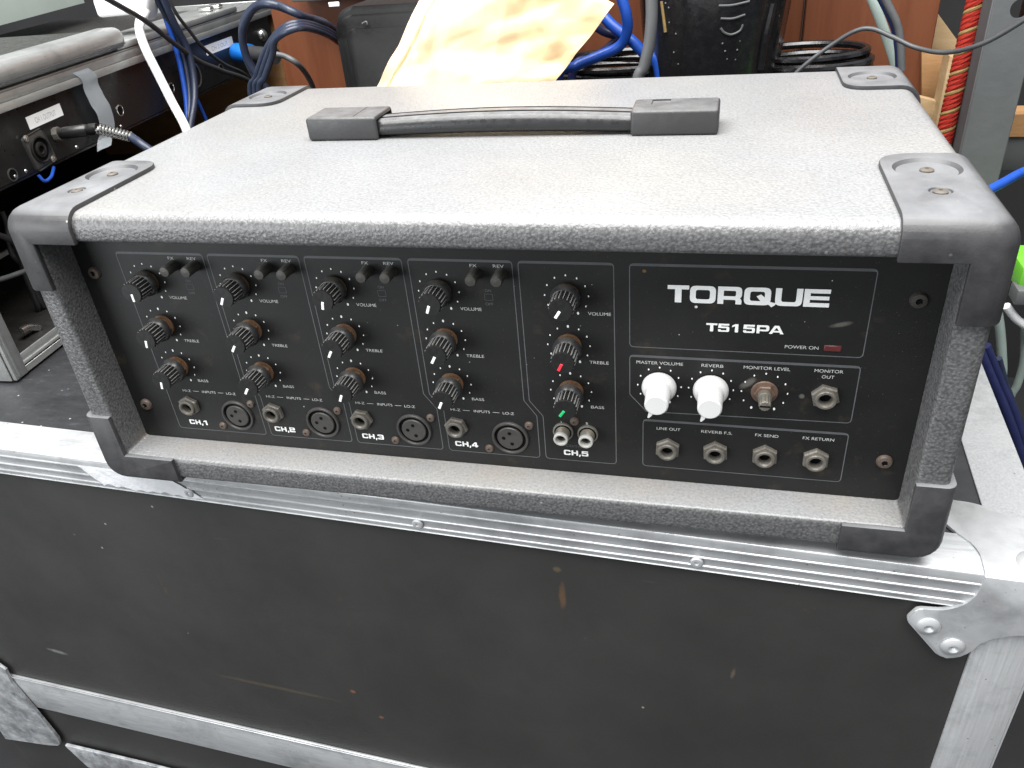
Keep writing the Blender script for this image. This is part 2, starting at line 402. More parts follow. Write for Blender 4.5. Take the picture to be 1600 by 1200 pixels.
def glyph(c, w):
    tv, th = TV, TH
    if c == 'T': return [[(0, 1), (w, 1), (w, 1 - th), (w/2 + tv/2 + .02, 1 - th), (w/2 + tv/2 + .02, 0), (w/2 - tv/2 - .02, 0), (w/2 - tv/2 - .02, 1 - th), (0, 1 - th)]]
    if c in 'OQ': return [[(0, 0, .3), (w, 0, .3), (w, 1, .3), (0, 1, .3)], [(tv, th, .13), (w - tv, th, .13), (w - tv, 1 - th, .13), (tv, 1 - th, .13)]]
    if c == 'R': return [[(0, 0), (0, 1), (w, 1, .25), (w, .42, .12), (w - .09, .35), (w, .26, .1), (w, 0), (w - tv, 0), (w - tv, .25, .08), (tv, .25), (tv, 0)], [(tv, .46), (w - tv, .46, .08), (w - tv, 1 - th, .08), (tv, 1 - th)]]
    if c == 'U': return [[(0, 1), (0, 0, .3), (w, 0, .3), (w, 1), (w - tv, 1), (w - tv, th, .13), (tv, th, .13), (tv, 1)]]
    if c == 'E': return [[(0, 0), (0, 1), (w, 1), (w, 1 - th), (tv, 1 - th), (tv, .61), (w - .03, .61), (w - .03, .40), (tv, .40), (tv, th), (w, th), (w, 0)]]
    if c in '5S': return [[(.04, 1), (w - .04, 1), (w - .04, 1 - th), (.04 + tv, 1 - th), (.04 + tv, .66), (w, .66, .2), (w, 0, .22), (0, 0, .2), (0, .30), (tv, .30), (tv, .2), (w - tv, .2, .06), (w - tv, .46, .06), (.0, .46)]]
    if c == '1': return [[(w*.42, 0), (w*.42 + tv*1.1, 0), (w*.42 + tv*1.1, 1), (w*.42, 1), (w*.05, .82), (w*.05, .6), (w*.42, .74)]]
    if c == 'P': return [[(0, 0), (0, 1), (w, 1, .25), (w, .27, .22), (tv, .27), (tv, 0)], [(tv, .48), (w - tv, .48, .08), (w - tv, 1 - th, .08), (tv, 1 - th)]]
    if c == 'A': return [[(0, 0), (w*.35, 1), (w*.65, 1), (w, 0), (w - .36, 0), (w - .42, .19), (.42, .19), (.36, 0)], [(.50, .38), (w - .50, .38), (w*.5, .76)]]
    if c == 'C': return [[(w, .68), (w, 1, .25), (0, 1, .28), (0, 0, .28), (w, 0, .25), (w, .34), (w - tv, .34), (w - tv, th), (tv, th, .08), (tv, 1 - th, .08), (w - tv, 1 - th), (w - tv, .68)]]
    if c == 'H': return [[(0, 0), (0, 1), (tv, 1), (tv, .62), (w - tv, .62), (w - tv, 1), (w, 1), (w, 0), (w - tv, 0), (w - tv, .38), (tv, .38), (tv, 0)]]
    if c == '.': return [[(0, -.22), (.08, .24), (.34, .24), (.20, -.22)]]
    if c == '2': return [[(0, 0), (0, .60, .2), (w - tv, .60), (w - tv, .80), (tv, .80), (tv, .68), (0, .68), (0, 1, .2), (w, 1, .22), (w, .40, .2), (tv, .40), (tv, .21), (w, .21), (w, 0)]]
    if c == '3': return [[(0, .30), (0, 0, .2), (w, 0, .22), (w, 1, .22), (0, 1, .2), (0, .70), (tv, .70), (tv, .80), (w - tv, .80), (w - tv, .60), (.3, .60), (.3, .42), (w - tv, .42), (w - tv, .20), (tv, .20), (tv, .30)]]
    if c == '4': return [[(w*.55, 0), (w*.55, .18), (0, .18), (0, .42), (w*.5, 1), (w*.55 + tv, 1), (w*.55 + tv, .38), (w, .38), (w, .18), (w*.55 + tv, .18), (w*.55 + tv, 0)], [(w*.28, .38), (w*.55, .38), (w*.55, .74)]]
def wide_text(bm, items, y, height, slant=0):
    """items: (char, x0, x1, z0)"""
    for c, x0, x1, z0 in items:
        w = (x1 - x0) / height
        for loops in [glyph(c, w)]:
            fill_poly(bm, [rounded(l) for l in loops], lambda p: Vector((x0 + p.x * height + slant * p.y * height, y, z0 + p.y * height)))

# ================================================================== THE AMPLIFIER
W, H, D, T, R = .560, .2015, .333, .0177, .0247
PY = R                                                   # the panel's front plane
amp = thing('mixer_amplifier', (0, 0, -.010), 'black vinyl covered powered mixer amplifier with rows of knobs, standing on the flight case', 'amplifier')

def rbox(off, r, k=1.0):
    """rounded-rectangle section run front to back; the front and back rims are soft above and tight below"""
    rc_ = .0115 + off
    sec_ = []
    for cx_, cz_, a0 in ((-off + rc_, -off + rc_, 180), (W + off - rc_, -off + rc_, 270), (W + off - rc_, H + off - rc_, 0), (-off + rc_, H + off - rc_, 90)):
        sec_ += [Vector((cx_ + rc_ * math.cos(math.radians(a0 + 15 * k)), cz_ + rc_ * math.sin(math.radians(a0 + 15 * k)))) for k in range(7)]
    n = len(sec_); bm = bmesh.new(); rings = []
    nr = [Vector((math.cos(math.radians(a0 + 15 * k)), math.sin(math.radians(a0 + 15 * k)))) for a0 in (180, 270, 0, 90) for k in range(7)]
    rad = [r * (.30 + .70 * max(0, min(1, (p.y + off) / (H + 2 * off)))) for p in sec_]
    for end in (0, 1):
        for k in (range(7) if end == 0 else range(6, -1, -1)):
            a = k / 6 * PI / 2; ring = []
            for p, q_, rr in zip(sec_, nr, rad):
                c = p - q_ * rr * (1 - math.sin(a)); y = rr * (1 - math.cos(a))
                ring.append(bm.verts.new((c.x, (-off + y) if end == 0 else (D + off - y), c.y)))
            rings.append(ring)
    for A_, B_ in zip(rings, rings[1:]):
        for i in range(n): bm.faces.new((A_[i], A_[(i + 1) % n], B_[(i + 1) % n], B_[i]))
    bm.faces.new(rings[0][::-1]); bm.faces.new(rings[-1]); bmesh.ops.recalc_face_normals(bm, faces=bm.faces[:])
    bmesh.ops.triangulate(bm, faces=bm.faces[:])
    return bm
def shell(off, r): return rbox(off, r)
me = boolean(shell(0, .0095), [(box((T, -.05, T), (W - T, D - .02, H - T)), 'DIFFERENCE')], .0032, 60, 4)
mesh_obj('cabinet', me, M['vinyl'], amp)
# corner caps
def cap(cx, cz, cy):
    """cx, cz, cy in 0/1: which corner"""
    base = shell(.003, .0125)
    lx, ly, lz = .0495, (.0985 if cy == 0 else .074), (.0505 if cz else .052)
    if not cz: lx = .058 if cx == 0 else .052
    x0, x1 = (-.02, lx) if cx == 0 else (W - lx, W + .02)
    y0, y1 = (-.02, ly) if cy == 0 else (D - ly, D + .02)
    z0, z1 = (-.02, lz) if cz == 0 else (H - lz, H + .02)
    pl_ = [(a_, b_, .018 if (abs(a_ - (lx if cx == 0 else W - lx)) < 1e-4 and abs(b_ - (ly if cy == 0 else D - ly)) < 1e-4) else 0) for a_, b_ in ((x0, y0), (x1, y0), (x1, y1), (x0, y1))]
    pl_ = [(p.x, p.y) for p in rounded(pl_, 6)]
    keep = prism(pl_, lambda u, v, d: Vector((u, v, z0 + d)), z1 - z0); bmesh.ops.triangulate(keep, faces=keep.faces[:])
    inner = rbox(-.0004, .0092)
    cuts = [(keep, 'INTERSECT'), (inner, 'DIFFERENCE'), (box((T + .0006, -.05, T + .0006), (W - T - .0006, .1, H - T - .0006)), 'DIFFERENCE')]
    if cz:
        px_, py_ = (.0275 if cx == 0 else W - .0275), (.072 if cy == 0 else D - .043)
        d = bmesh.new(); lathe(d, [(.0150, .0013), (.0175, .0034), (.0175, .006)], 40, 'z', (px_, py_, H)); cuts.append((d, 'DIFFERENCE'))
        if cy == 0:
            d = bmesh.new(); lathe(d, [(.0048, .0018), (.0058, .0034), (.0058, .006)], 20, 'z', (px_, .037, H)); cuts.append((d, 'DIFFERENCE'))
    import itertools
    order = list(range(len(cuts))); tries = [p for p in itertools.permutations(order)][:4]
    for k_, p in enumerate(tries):                         # the exact solver can drop a result: try another order
        cs = []
        for i_ in p:
            b_ = cuts[i_][0].copy(); bmesh.ops.translate(b_, verts=b_.verts, vec=(1.3e-5 * k_, .9e-5 * k_, 1.1e-5 * k_) if i_ else (0, 0, 0)); cs.append((b_, cuts[i_][1]))
        me = boolean(base.copy(), cs, .0007, 50)
        zs = [v.co.z for v in me.vertices]
        ok = len(me.polygons) > 350 and (min(zs) > .1 if cz else max(zs) < .1) and all(-.01 < v.co.x < W + .01 for v in me.vertices)
        if ok: break
    o = mesh_obj('corner_cap', me, M['cap'], amp)
    if cz:
        scr = [(px_, py_, H + .0013)] + ([(px_, .037, H + .0018)] if cy == 0 else [])
        for p in scr:
            b = bmesh.new(); lathe(b, [(.0036, 0), (.0036, .0008), (.0022, .0015), (.0010, .0015), (.0009, .0009), (0, .0009)], 16, 'z')
            obj('screw', b, M['capscrew'], o, p)
    return o
for cz in (1, 0):
    for cy in (0, 1):
        for cx in (0, 1): cap(cx, cz, cy)
for x in (.07, W - .07):
    for y in (.06, D - .06):
        b = bmesh.new(); lathe(b, [(.014, 0), (.014, .003), (.011, .010)], 20, '-z', (0, 0, 0)); obj('rubber_foot', b, M['rubber'], amp, (x, y, .0001))

# front panel
fp = obj('front_panel', box((T + .0003, PY, T + .0003), (W - T - .0003, PY + .002, H - T - .0003)), M['panel'], amp, smooth=0)
# handle
hd = obj('carry_handle', bmesh.new(), M['rubber'], amp) if 0 else None
def handle():
    grip = bmesh.new()
    sec = [(-.0125, .0018), (-.0135, .0035), (-.0125, .0068), (-.010, .0086), (-.0065, .0092), (-.0060, .0084), (-.0035, .0084), (-.003, .0093), (.003, .0093), (.0035, .0084), (.006, .0084), (.0065, .0092), (.010, .0086), (.0125, .0068), (.0135, .0035), (.0125, .0018), (.009, .0005), (-.009, .0005)]
    n = 30; rings = []
    for i in range(n + 1):
        t = i / n; x = .178 + (.380 - .178) * t; k = math.sin(PI * t)
        rings.append([grip.verts.new((x, .166 + u * (1 + .02 * k), H + .0004 + v * (1.28 + .22 * k) + .0014 * k)) for u, v in sec])
    for a, b in zip(rings, rings[1:]):
        for i in range(len(sec)): grip.faces.new((a[i], a[(i + 1) % len(sec)], b[(i + 1) % len(sec)], b[i]))
    grip.faces.new(rings[0][::-1]); grip.faces.new(rings[-1])
    g = obj('handle_grip', grip, M['grip'], amp)
    for x0, x1, s in ((.1365, .191, 1), (.3685, .4245, -1)):
        xi = x1 if s > 0 else x0
        base = box((x0, .1495, H + .0001), (x1, .1825, H + .0162), .0022, 3)
        tun = box((xi - .012, .1515, H - .001), (xi + .012, .1805, H + .0138))
        slot = box((xi - s * .018 - .006, .166, H + .0152), (xi - s * .018 + .006, .179, H + .02)) if s < 0 else box((xi - .0185, .153, H + .0156), (xi - .0180, .1800, H + .02))
        mesh_obj('handle_end_block', boolean(base, [(tun, 'DIFFERENCE'), (slot, 'DIFFERENCE')], .0005, 50), M['rubber'], amp)
handle()

# printed frames on the panel
YF, YT = PY - .00012, PY - .00018
def frame(poly, th=.00055, topth=.0016, ztop=None):
    bm = bmesh.new(); pts = rounded(poly, 5); n = len(pts)
    zt = max(p.y for p in pts)
    outer = []; inner = []
    area2 = sum(pts[i].x * pts[(i + 1) % n].y - pts[(i + 1) % n].x * pts[i].y for i in range(n)); sg = 1 if area2 > 0 else -1
    for i in range(n):
        a = (pts[i] - pts[i - 1]).normalized(); b = (pts[(i + 1) % n] - pts[i]).normalized(); t = (a + b).normalized()
        nrm = Vector((-t.y, t.x)) * sg; k = 1 / max(.5, nrm.dot(Vector((-a.y, a.x)) * sg))
        th_i = th + (topth - th) * max(0, min(1, (pts[i].y - (zt - .0022)) / .002)) * max(0, -nrm.y)
        inner.append(pts[i] + nrm * th_i * k); outer.append(pts[i])
    vo = [bm.verts.new((p.x, YF, p.y)) for p in outer]; vi = [bm.verts.new((p.x, YF, p.y)) for p in inner]
    for i in range(n):
        j = (i + 1) % n; f = bm.faces.new((vo[i], vo[j], vi[j], vi[i]))
        if pts[i].y > zt - .001 and pts[j].y > zt - .001: f.material_index = 1
    me = finish(bm, 'printed_frame', [M['thin_print'], M['grey_print']], 0)
    return link(bpy.data.objects.new('printed_frame', me), amp, (0, 0, 0))
ZT, ZB = .1678, .0275; rc = .0030
Ls = [.0505, .1180, .1852, .2525, .3192]; Rs = [.1150, .1820, .2490, .3162, .3740]
for i in range(5):
    l, r = Ls[i], Rs[i]; dx = .0082
    left = [(l, ZT, rc), (l, .0725, .001), (l + dx, .0612, .001), (l + dx, ZB, rc)] if i else [(l, ZT, rc), (l, ZB, rc)]
    right = [(r + dx - .0005, ZB, rc), (r + dx - .0005, .0612, .001), (r, .0725, .001), (r, ZT, rc)] if i < 4 else [(r, ZB, rc), (r, ZT, rc)]
    frame(left + right)
frame([(.3822, .1678, rc), (.3822, .1150, rc), (.5086, .1150, rc), (.5086, .1678, rc)])
frame([(.3822, .1100, rc), (.3822, .0820, .001), (.3925, .0700, .001), (.5086, .0715, rc), (.5086, .1100, rc)])
frame([(.3903, .0647, rc), (.3903, .0282, rc), (.5086, .0282, rc), (.5086, .0647, rc)])

def lettering(s, x, z, width=None, height=.0021, mat='fine_print'):
    bm = bmesh.new(); text_bm(bm, s, x, z, YT, width, height)
    return obj('lettering', bm, M[mat], amp, smooth=0)
KX = [.0680, .1347, .2020, .2695, .3465]; KZ = [.1468, .1142, .0819]
for i, kx in enumerate(KX):
    for kz, s, w in zip(KZ, ('VOLUME', 'TREBLE', 'BASS'), (.0133, .0115, .0081)):
        bm = bmesh.new(); text_bm(bm, s, kx + .0121, kz - .0109, YT, w, .0021, 'L'); obj('lettering', bm, M['fine_print'], amp, smooth=0)
    if i < 4:
        bm = bmesh.new()
        text_bm(bm, 'FX', kx + .0232, .1641, YT, .0042, .0020); text_bm(bm, 'REV', kx + .0383, .1641, YT, .0065, .0020)
        obj('lettering', bm, M['fine_print'], amp, smooth=0)
        bm = bmesh.new()
        text_bm(bm, 'ON', kx + .0306, .1484, YT, .0038, .0018); text_bm(bm, 'OFF', kx + .0306, .1397, YT, .0048, .0018)
        for a, b in (((-.0026, .1420), (.0026, .1422)), ((-.0026, .1460), (.0026, .1462)), ((-.0026, .1420), (-.0024, .1462)), ((.0024, .1420), (.0026, .1462))):
            x0 = kx + .0306
            vs = [bm.verts.new((x0 + a[0], YT, a[1])), bm.verts.new((x0 + b[0], YT, a[1])), bm.verts.new((x0 + b[0], YT, b[1])), bm.verts.new((x0 + a[0], YT, b[1]))]; bm.faces.new(vs)
        obj('lettering', bm, M['thin_print'], amp, smooth=0)
        bm = bmesh.new()
        text_bm(bm, 'HI-Z', kx - .0002, .0616, YT, .0066, .0020); text_bm(bm, 'INPUTS', kx + .0177, .0616, YT, .0108, .0020); text_bm(bm, 'LO-Z', kx + .0354, .0616, YT, .0075, .0020)
        for x0, x1 in ((.0048, .0096), (.0250, .0295)):
            vs = [bm.verts.new((kx + x0, YT, .0614)), bm.verts.new((kx + x1, YT, .0614)), bm.verts.new((kx + x1, YT, .0617)), bm.verts.new((kx + x0, YT, .0617))]; bm.faces.new(vs)
        obj('lettering', bm, M['fine_print'], amp, smooth=0)
    x0 = [.0607, .1305, .1980, .2657, .3398][i]; z0 = .0320; h = .0040; bm = bmesh.new()
    wide_text(bm, [('C', x0, x0 + .0044, z0), ('H', x0 + .0050, x0 + .0093, z0), ('.', x0 + .0098, x0 + .0111, z0), (str(i + 1), x0 + .0116, x0 + .0160, z0)], YT, h)
    obj('lettering', bm, M['white_print'], amp, smooth=0)
bm = bmesh.new(); k = .0841 / 973; X = lambda px: .4033 + (px - 242) * k
wide_text(bm, [(c, X(a), X(b), .1450) for c, a, b in (('T', 242, 376), ('O', 382, 541), ('R', 553, 699), ('Q', 712, 872), ('U', 898, 1057), ('E', 1065, 1215))], YT, .0104)
xq = X(712); q = lambda u, v: Vector((xq + u * .0104, YT - .00003, .1450 + v * .0104))
fill_poly(bm, [[Vector((.62, .50)), Vector((.84, .62)), Vector((1.30, .20)), Vector((1.62, .14)), Vector((1.56, .02)), Vector((1.40, -.10)), Vector((1.28, .02)), Vector((.9, .14))]], lambda p: q(p.x, p.y))
obj('brand_lettering', bm, M['white_print'], amp, smooth=0)
bm = bmesh.new(); k = .0413 / 455; X = lambda px: .4250 + (px - 470) * k
wide_text(bm, [(c, X(a), X(b), .1277) for c, a, b in (('T', 470, 536), ('5', 541, 608), ('1', 622, 668), ('5', 690, 758), ('P', 768, 840), ('A', 840, 925))], YT, .0051)
obj('model_lettering', bm, M['white_print'], amp, smooth=0)
for s, x, z, w in (('POWER ON', .4765, .1201, .0175), ('MASTER VOLUME', .3998, .1052, .0268), ('REVERB', .4297, .1053, .0122), ('MONITOR LEVEL', .4595, .1055, .0251), ('MONITOR', .4924, .1057, .0150), ('OUT', .4924, .1019, .0066),
                   ('LINE OUT', .4060, .0585, .0143), ('REVERB F.S.', .4346, .0586, .0182), ('FX SEND', .4635, .0588, .0132), ('FX RETURN', .4924, .0591, .0173), ('L', .3397, .0577, .0013), ('R', .3558, .0580, .0016)):
    lettering(s, x, z, w)
lettering('CD/TAPE', .3480, .0395, .0130, .0019, 'thin_print')
# scale dots
def dots(x, z, rad=.0127, big=False, drop=()):
    bm = bmesh.new()
    for i in range(11):
        if i in drop: continue
        a = math.radians(-150 + 30 * i); r = .00052 if not (big and i == 5) and i not in (0, 10) else .00078
        c = (x + rad * math.sin(a), z + rad * math.cos(a))
        bm.faces.new([bm.verts.new((c[0] + r * .85 * math.cos(t * PI / 4), YT, c[1] + r * 1.25 * math.sin(t * PI / 4))) for t in range(8)])
    obj('scale_marks', bm, M['white_print'], amp, smooth=0)

# knobs -------------------------------------------------------------
def knob_mesh():
    bm = bmesh.new()
    lathe(bm, [(.0078, 0), (.0081, .0006), (.0079, .0020), (.0073, .0034), (.0067, .0042), (.0058, .0045)], 36, cap=False); nsk = len(bm.faces)
    lathe(bm, [(.0062, .0036), (.0061, .0128), (.0054, .0128)], 72, cap=False, star=lambda i: 1.06 if i % 4 in (0,) else .935)
    lathe(bm, [(.0059, .0126), (.0062, .0131), (.0060, .0142), (.0, .0142)], 36, cap=False)
    for i, f in enumerate(bm.faces): f.material_index = 0 if i < nsk else 1
    return finish(bm, 'knob', [M['knob'], M['barrel']], 30)
KM = knob_mesh()
def ridge_mesh():
    bm = bmesh.new()
    for i in range(18):
        a = 2 * PI * i / 18; Rm = Matrix.Rotation(a, 4, 'Y')
        add_box(bm, (-.00018, -.0127, .0057), (.00018, -.0042, .00656), 0, 1, Rm)
    return finish(bm, 'knob_ridges', M['flute'], 0)
RM = ridge_mesh()
def pointer_mesh(mat):
    return finish(box((-.00078, -.01452, .0006), (.00078, -.0141, .0054), .0002, 1), 'pointer_line', mat, 0)
PM = {k: pointer_mesh(M[k2]) for k, k2 in (('w', 'white_print'), ('r', 'red'), ('g', 'green'))}
bm = bmesh.new(); lathe(bm, [(.0070, 0), (.0070, .0012), (.0055, .0014)], 24); lathe(bm, [(.0060, .0012), (.0060, .0036), (.0054, .0040)], 6); lathe(bm, [(.0040, .0036), (.0040, .0062)], 20)
NM = finish(bm, 'mounting_nut', M['rust'], 30)
angs = [[180, 190, 190], [207, 213, 213], [190, 210, 202], [200, 208, 204], [212, 206, 214]]
outs = [[.0022, .0048, .0050], [.0026, .0052, .0054], [.0024, .0052, .0054], [.0024, .0052, .0056], [.0030, .0054, .0058]]
for i, kx in enumerate(KX):
    for j, kz in enumerate(KZ):
        k_ = link(bpy.data.objects.new('knob', KM), amp, (kx, PY - outs[i][j], kz)); k_['label'] = ['volume', 'treble', 'bass'][j] + ' knob of channel %d' % (i + 1)
        rot = math.radians(angs[i][j]); k_.rotation_euler = (0, rot, 0); k_.scale = (1.10, 1.10, 1.10)
        for nm, me, dz in (('knob_ridges', RM, 0), ('pointer_line', PM['r' if (i, j) == (4, 1) else 'g' if (i, j) == (4, 2) else 'w'], 0)):
            c = bpy.data.objects.new(nm, me); COL.objects.link(c); c.parent = k_
        c = bpy.data.objects.new('mounting_nut', NM); COL.objects.link(c); c.parent = k_; c.location = (0, outs[i][j] - .0001, 0)
        dots(kx, kz, big=j > 0)
# white knobs
bm = bmesh.new()
lathe(bm, [(.0098, 0), (.0102, .0008), (.0102, .0020), (.0094, .0042), (.0084, .0052), (.0077, .0056), (.0073, .0062), (.0068, .0200), (.0060, .0208), (0, .0208)], 40)
WK = finish(bm, 'white_knob', M['white'], 35)
bm = prism([(-.0011, .0050), (.0011, .0050), (.0011, .0078), (.0004, .0100), (-.0004, .0100), (-.0011, .0078)], lambda u, v, d: Vector((u, -.0204 + d, v)), .012, .0003)
bmv = [v for v in bm.verts if v.co.y > -.010]
for v in bmv: v.co.z = min(v.co.z, .0076)
WP = finish(bm, 'pointer_fin', M['white'], 35)
for x, a in ((.3999, 207), (.4296, 207)):
    k_ = link(bpy.data.objects.new('knob', WK), amp, (x, PY - .0008, .0894)); k_['label'] = 'white knob with pointer fin'; k_.rotation_euler = (0, math.radians(a), 0)
    c = bpy.data.objects.new('pointer_fin', WP); COL.objects.link(c); c.parent = k_
    dots(x, .0894)
dots(.4595, .0892)
# bare potentiometer shaft
bm = bmesh.new(); lathe(bm, [(.0074, 0), (.0076, .0006), (.0072, .0012), (.0058, .0013)], 28)
wz = obj('washer', bm, M['copper'], amp, (.4595, PY, .0894))
bm = bmesh.new(); lathe(bm, [(.0060, .0012), (.0060, .0030), (.0055, .0036), (.0042, .0036)], 6); obj('hex_nut', bm, M['copper'], wz, (.4595, PY, .0894), 30)
bm = bmesh.new(); lathe(bm, [(.0038, .003), (.0040, .0072), (.0037, .0078), (.0030, .0078)], 24, cap=False)
lathe(bm, [(.0032, .0078), (.0032, .0146), (.0028, .0152), (0, .0152)], 48, cap=False, star=lambda i: 1.04 if i % 4 < 2 else .95)
sh = obj('control_shaft', bm, M['nickel'], amp, (.4595, PY, .0894), 30)
obj('screw_slot', box((-.0028, -.0154, -.0005), (.0028, -.0150, .0005)), M['hole'], sh, (.4595, PY, .0894))
# push buttons
bm = bmesh.new(); lathe(bm, [(.0038, 0), (.0038, .0004)], 20); lathe(bm, [(.0036, .0004), (.0035, .0098), (.0031, .0110), (0, .0113)], 24)
BM = finish(bm, 'push_button', M['button'], 35)
for i in range(4):
    for dx in (.0240, .0392): link(bpy.data.objects.new('push_button', BM), amp, (KX[i] + dx, PY, .1592))
# jack sockets
bm = bmesh.new(); lathe(bm, [(.0080, 0), (.0080, .0022), (.0072, .0031), (.0058, .0031)], 6, cap=False); HN = finish(bm, 'hex_nut', M['nut'], 30)
bm = bmesh.new(); lathe(bm, [(.0060, .0028), (.0060, .0048), (.0055, .0054), (.0044, .0054), (.0036, .0044), (.0034, .0003)], 28, cap=False); JB = finish(bm, 'bushing', M['nut'], 35)
bm = bmesh.new(); lathe(bm, [(.0035, .0003), (0, .0003)], 20, cap=False); JH = finish(bm, 'bore', M['hole'], 0)
for i, (x, z) in enumerate([(KX[0] - .0018, .0490), (KX[1] - .0012, .0484), (KX[2] - .0012, .0486), (KX[3] - .0012, .0480), (.4058, .0436), (.4346, .0438), (.4635, .0440), (.4924, .0443), (.4924, .0891)]):
    j = link(bpy.data.objects.new('jack_socket', JB), amp, (x, PY, z))
    c = link(bpy.data.objects.new('hex_nut', HN), j, (x, PY, z)); c.rotation_euler = (0, math.radians([30, 22, 8, 12, 32, 26, 28, 30, 15][i]), 0)
    link(bpy.data.objects.new('bore', JH), j, (x, PY, z))
# XLR sockets
bm = bmesh.new(); lathe(bm, [(.0124, 0), (.0124, .0012), (.0120, .0018), (.0109, .0018), (.0105, .0012), (.0105, .0003)], 48, cap=False); XR = finish(bm, 'xlr_ring', M['socket'], 35)
bm = bmesh.new(); lathe(bm, [(.0105, .0002), (0, .0002)], 32, cap=False); XB = finish(bm, 'socket_well', M['hole'], 0)
bm = bmesh.new(); lathe(bm, [(.0086, .0002), (.0086, .0012), (.0081, .0017), (0, .0017)], 36, cap=False); XI = finish(bm, 'socket_insert', M['socket'], 30)
bm = bmesh.new(); lathe(bm, [(.0013, .00176), (0, .00176)], 14, cap=False); XH = finish(bm, 'contact_hole', M['hole'], 0)
bm = bmesh.new(); lathe(bm, [(.0030, 0), (.0030, .0005), (.0024, .0015), (.0010, .0018), (.0009, .0010), (0, .0010)], 18, cap=False); XS = finish(bm, 'screw', M['screw'], 40)
for x, z in ((.1037, .0432), (.1704, .0430), (.2378, .0428), (.3047, .0424)):
    p = (x, PY, z); xr = link(bpy.data.objects.new('xlr_socket', XR), amp, p)
    link(bpy.data.objects.new('socket_well', XB), xr, p); link(bpy.data.objects.new('socket_insert', XI), xr, p)
    for dx, dz in ((0, .0042), (-.0042, .0002), (.0012, -.0040)): link(bpy.data.objects.new('contact_hole', XH), xr, (x + dx, PY, z + dz))
    for dx, dz in ((.0133, .0108), (-.0152, -.0103)): link(bpy.data.objects.new('screw', XS), xr, (x + dx, PY, z + dz))
# phono sockets
bm = bmesh.new(); lathe(bm, [(.0066, 0), (.0066, .0014), (.0056, .0016)], 26, cap=False)
for k in range(5): lathe(bm, [(.0044, .0014 + k * .0013), (.0047, .0020 + k * .0013), (.0044, .0027 + k * .0013)], 26, cap=False)
PB = finish(bm, 'phono_socket', M['nickel'], 30)
bm = bmesh.new(); lathe(bm, [(.0044, .0070), (.0047, .0078), (.0046, .0096), (.0042, .0100), (.0034, .0100), (.0031, .0092), (.0030, .0040)], 28, cap=False); PRg = finish(bm, 'socket_rim', M['ivory'], 35)
bm = bmesh.new(); lathe(bm, [(.0031, .0062), (.0016, .0062), (.0014, .0040), (0, .0040)], 24, cap=False); PI_ = finish(bm, 'socket_core', M['cable'], 35)
for x, z in ((.3402, .0508), (.3560, .0504)):
    p = (x, PY, z); ps = link(bpy.data.objects.new('phono_socket', PB), amp, p)
    link(bpy.data.objects.new('socket_rim', PRg), ps, p); link(bpy.data.objects.new('socket_core', PI_), ps, p)
link(bpy.data.objects.new('screw', XS), amp, (.3478, PY, .0592))
# rack screws
bm = bmesh.new(); lathe(bm, [(.0046, 0), (.0046, .0006), (.0038, .0020), (.0018, .0024), (.0014, .0012), (0, .0012)], 22, cap=False)
SA = finish(bm, 'panel_screw', M['screw'], 40); SB = SA.copy(); SB.materials.clear(); SB.materials.append(M['darkscrew'])
for x, z, me in ((.0288, .1522, SA), (.0288, .0468, SA), (.5300, .1510, SB), (.5300, .0465, SA)):
    s_ = link(bpy.data.objects.new('panel_screw', me), amp, (x, PY, z))
    b = bmesh.new(); add_box(b, (-.0020, -.0023, -.0004), (.0020, -.0012, .0004)); add_box(b, (-.0004, -.00235, -.0020), (.0004, -.0012, .0020)); obj('cross_slot', b, M['hole'], s_, (x, PY, z)).rotation_euler = (0, .5, 0)
# power indicator and a worn patch beside it
obj('power_indicator', box((.4880, PY - .0006, .1184), (.4970, PY + .001, .1221), .0004, 1), M['led'], amp)

# ================================================================== THE FLIGHT CASE UNDERNEATH
th = math.radians(-2.06); CO = Vector((.6325, -.0028, -.010))
CM = Matrix.Translation(CO) @ Matrix.Rotation(th, 4, 'Z')          # case frame: x along the front (right corner at 0), y back, z up
CL, CDp, CH_ = 1.02, .62, .56
case = thing('flight_case', tuple(CM @ Vector((-.5, .3, -CH_))), 'black flight case with ribbed aluminium edging that carries the amplifier', 'flight case')
def cobj(name, bm, mat, smooth=40, parent=None):
    bmesh.ops.transform(bm, matrix=CM, verts=bm.verts); return obj(name, bm, M[mat], parent or case, (0, 0, 0), smooth)
cobj('front_board', box((-CL + .004, .0035, -CH_ + .004), (-.004, .012, -.004)), 'lam')
cobj('top_board', box((-CL + .004, .0125, -.012), (-.004, CDp - .004, -.0018)), 'casetop')
cobj('side_board', box((-.012, .0125, -CH_ + .004), (-.0035, CDp - .004, -.0125)), 'lam')
cobj('side_board', box((-CL + .0035, .0125, -CH_ + .004), (-CL + .012, CDp - .004, -.0125)), 'lam')
def ribbed(length, flat=.033, ribs=(.0, .0075, .0145, .0215, .029)):
    """edge angle: top leg flat, front leg with raised lines; runs along x from 0 to -length"""
    prof = [(flat, -.0018), (flat, 0.0), (.0010, 0.0), (.0003, -.0004), (0, -.0012)]
    for z in (.0074, .0158, .0230):
        prof += [(.0001, -z), (-.0005, -z - .0005), (-.0006, -z - .0012), (.0002, -z - .0022)]
    prof += [(.0006, -.0280), (0, -.0286), (.0015, -.0290), (.0030, -.0285), (.0030, -.0018)]
    bm = bmesh.new(); A = [bm.verts.new((0, y, z)) for y, z in prof]; B = [bm.verts.new((-length, y, z)) for y, z in prof]; n = len(prof)
    for i in range(n - 1): bm.faces.new((A[i], B[i], B[i + 1], A[i + 1]))
    bm.faces.new((A[-1], B[-1], B[0], A[0]))
    return bm
edge = cobj('front_edging', ribbed(CL - .003), 'alu', 40)
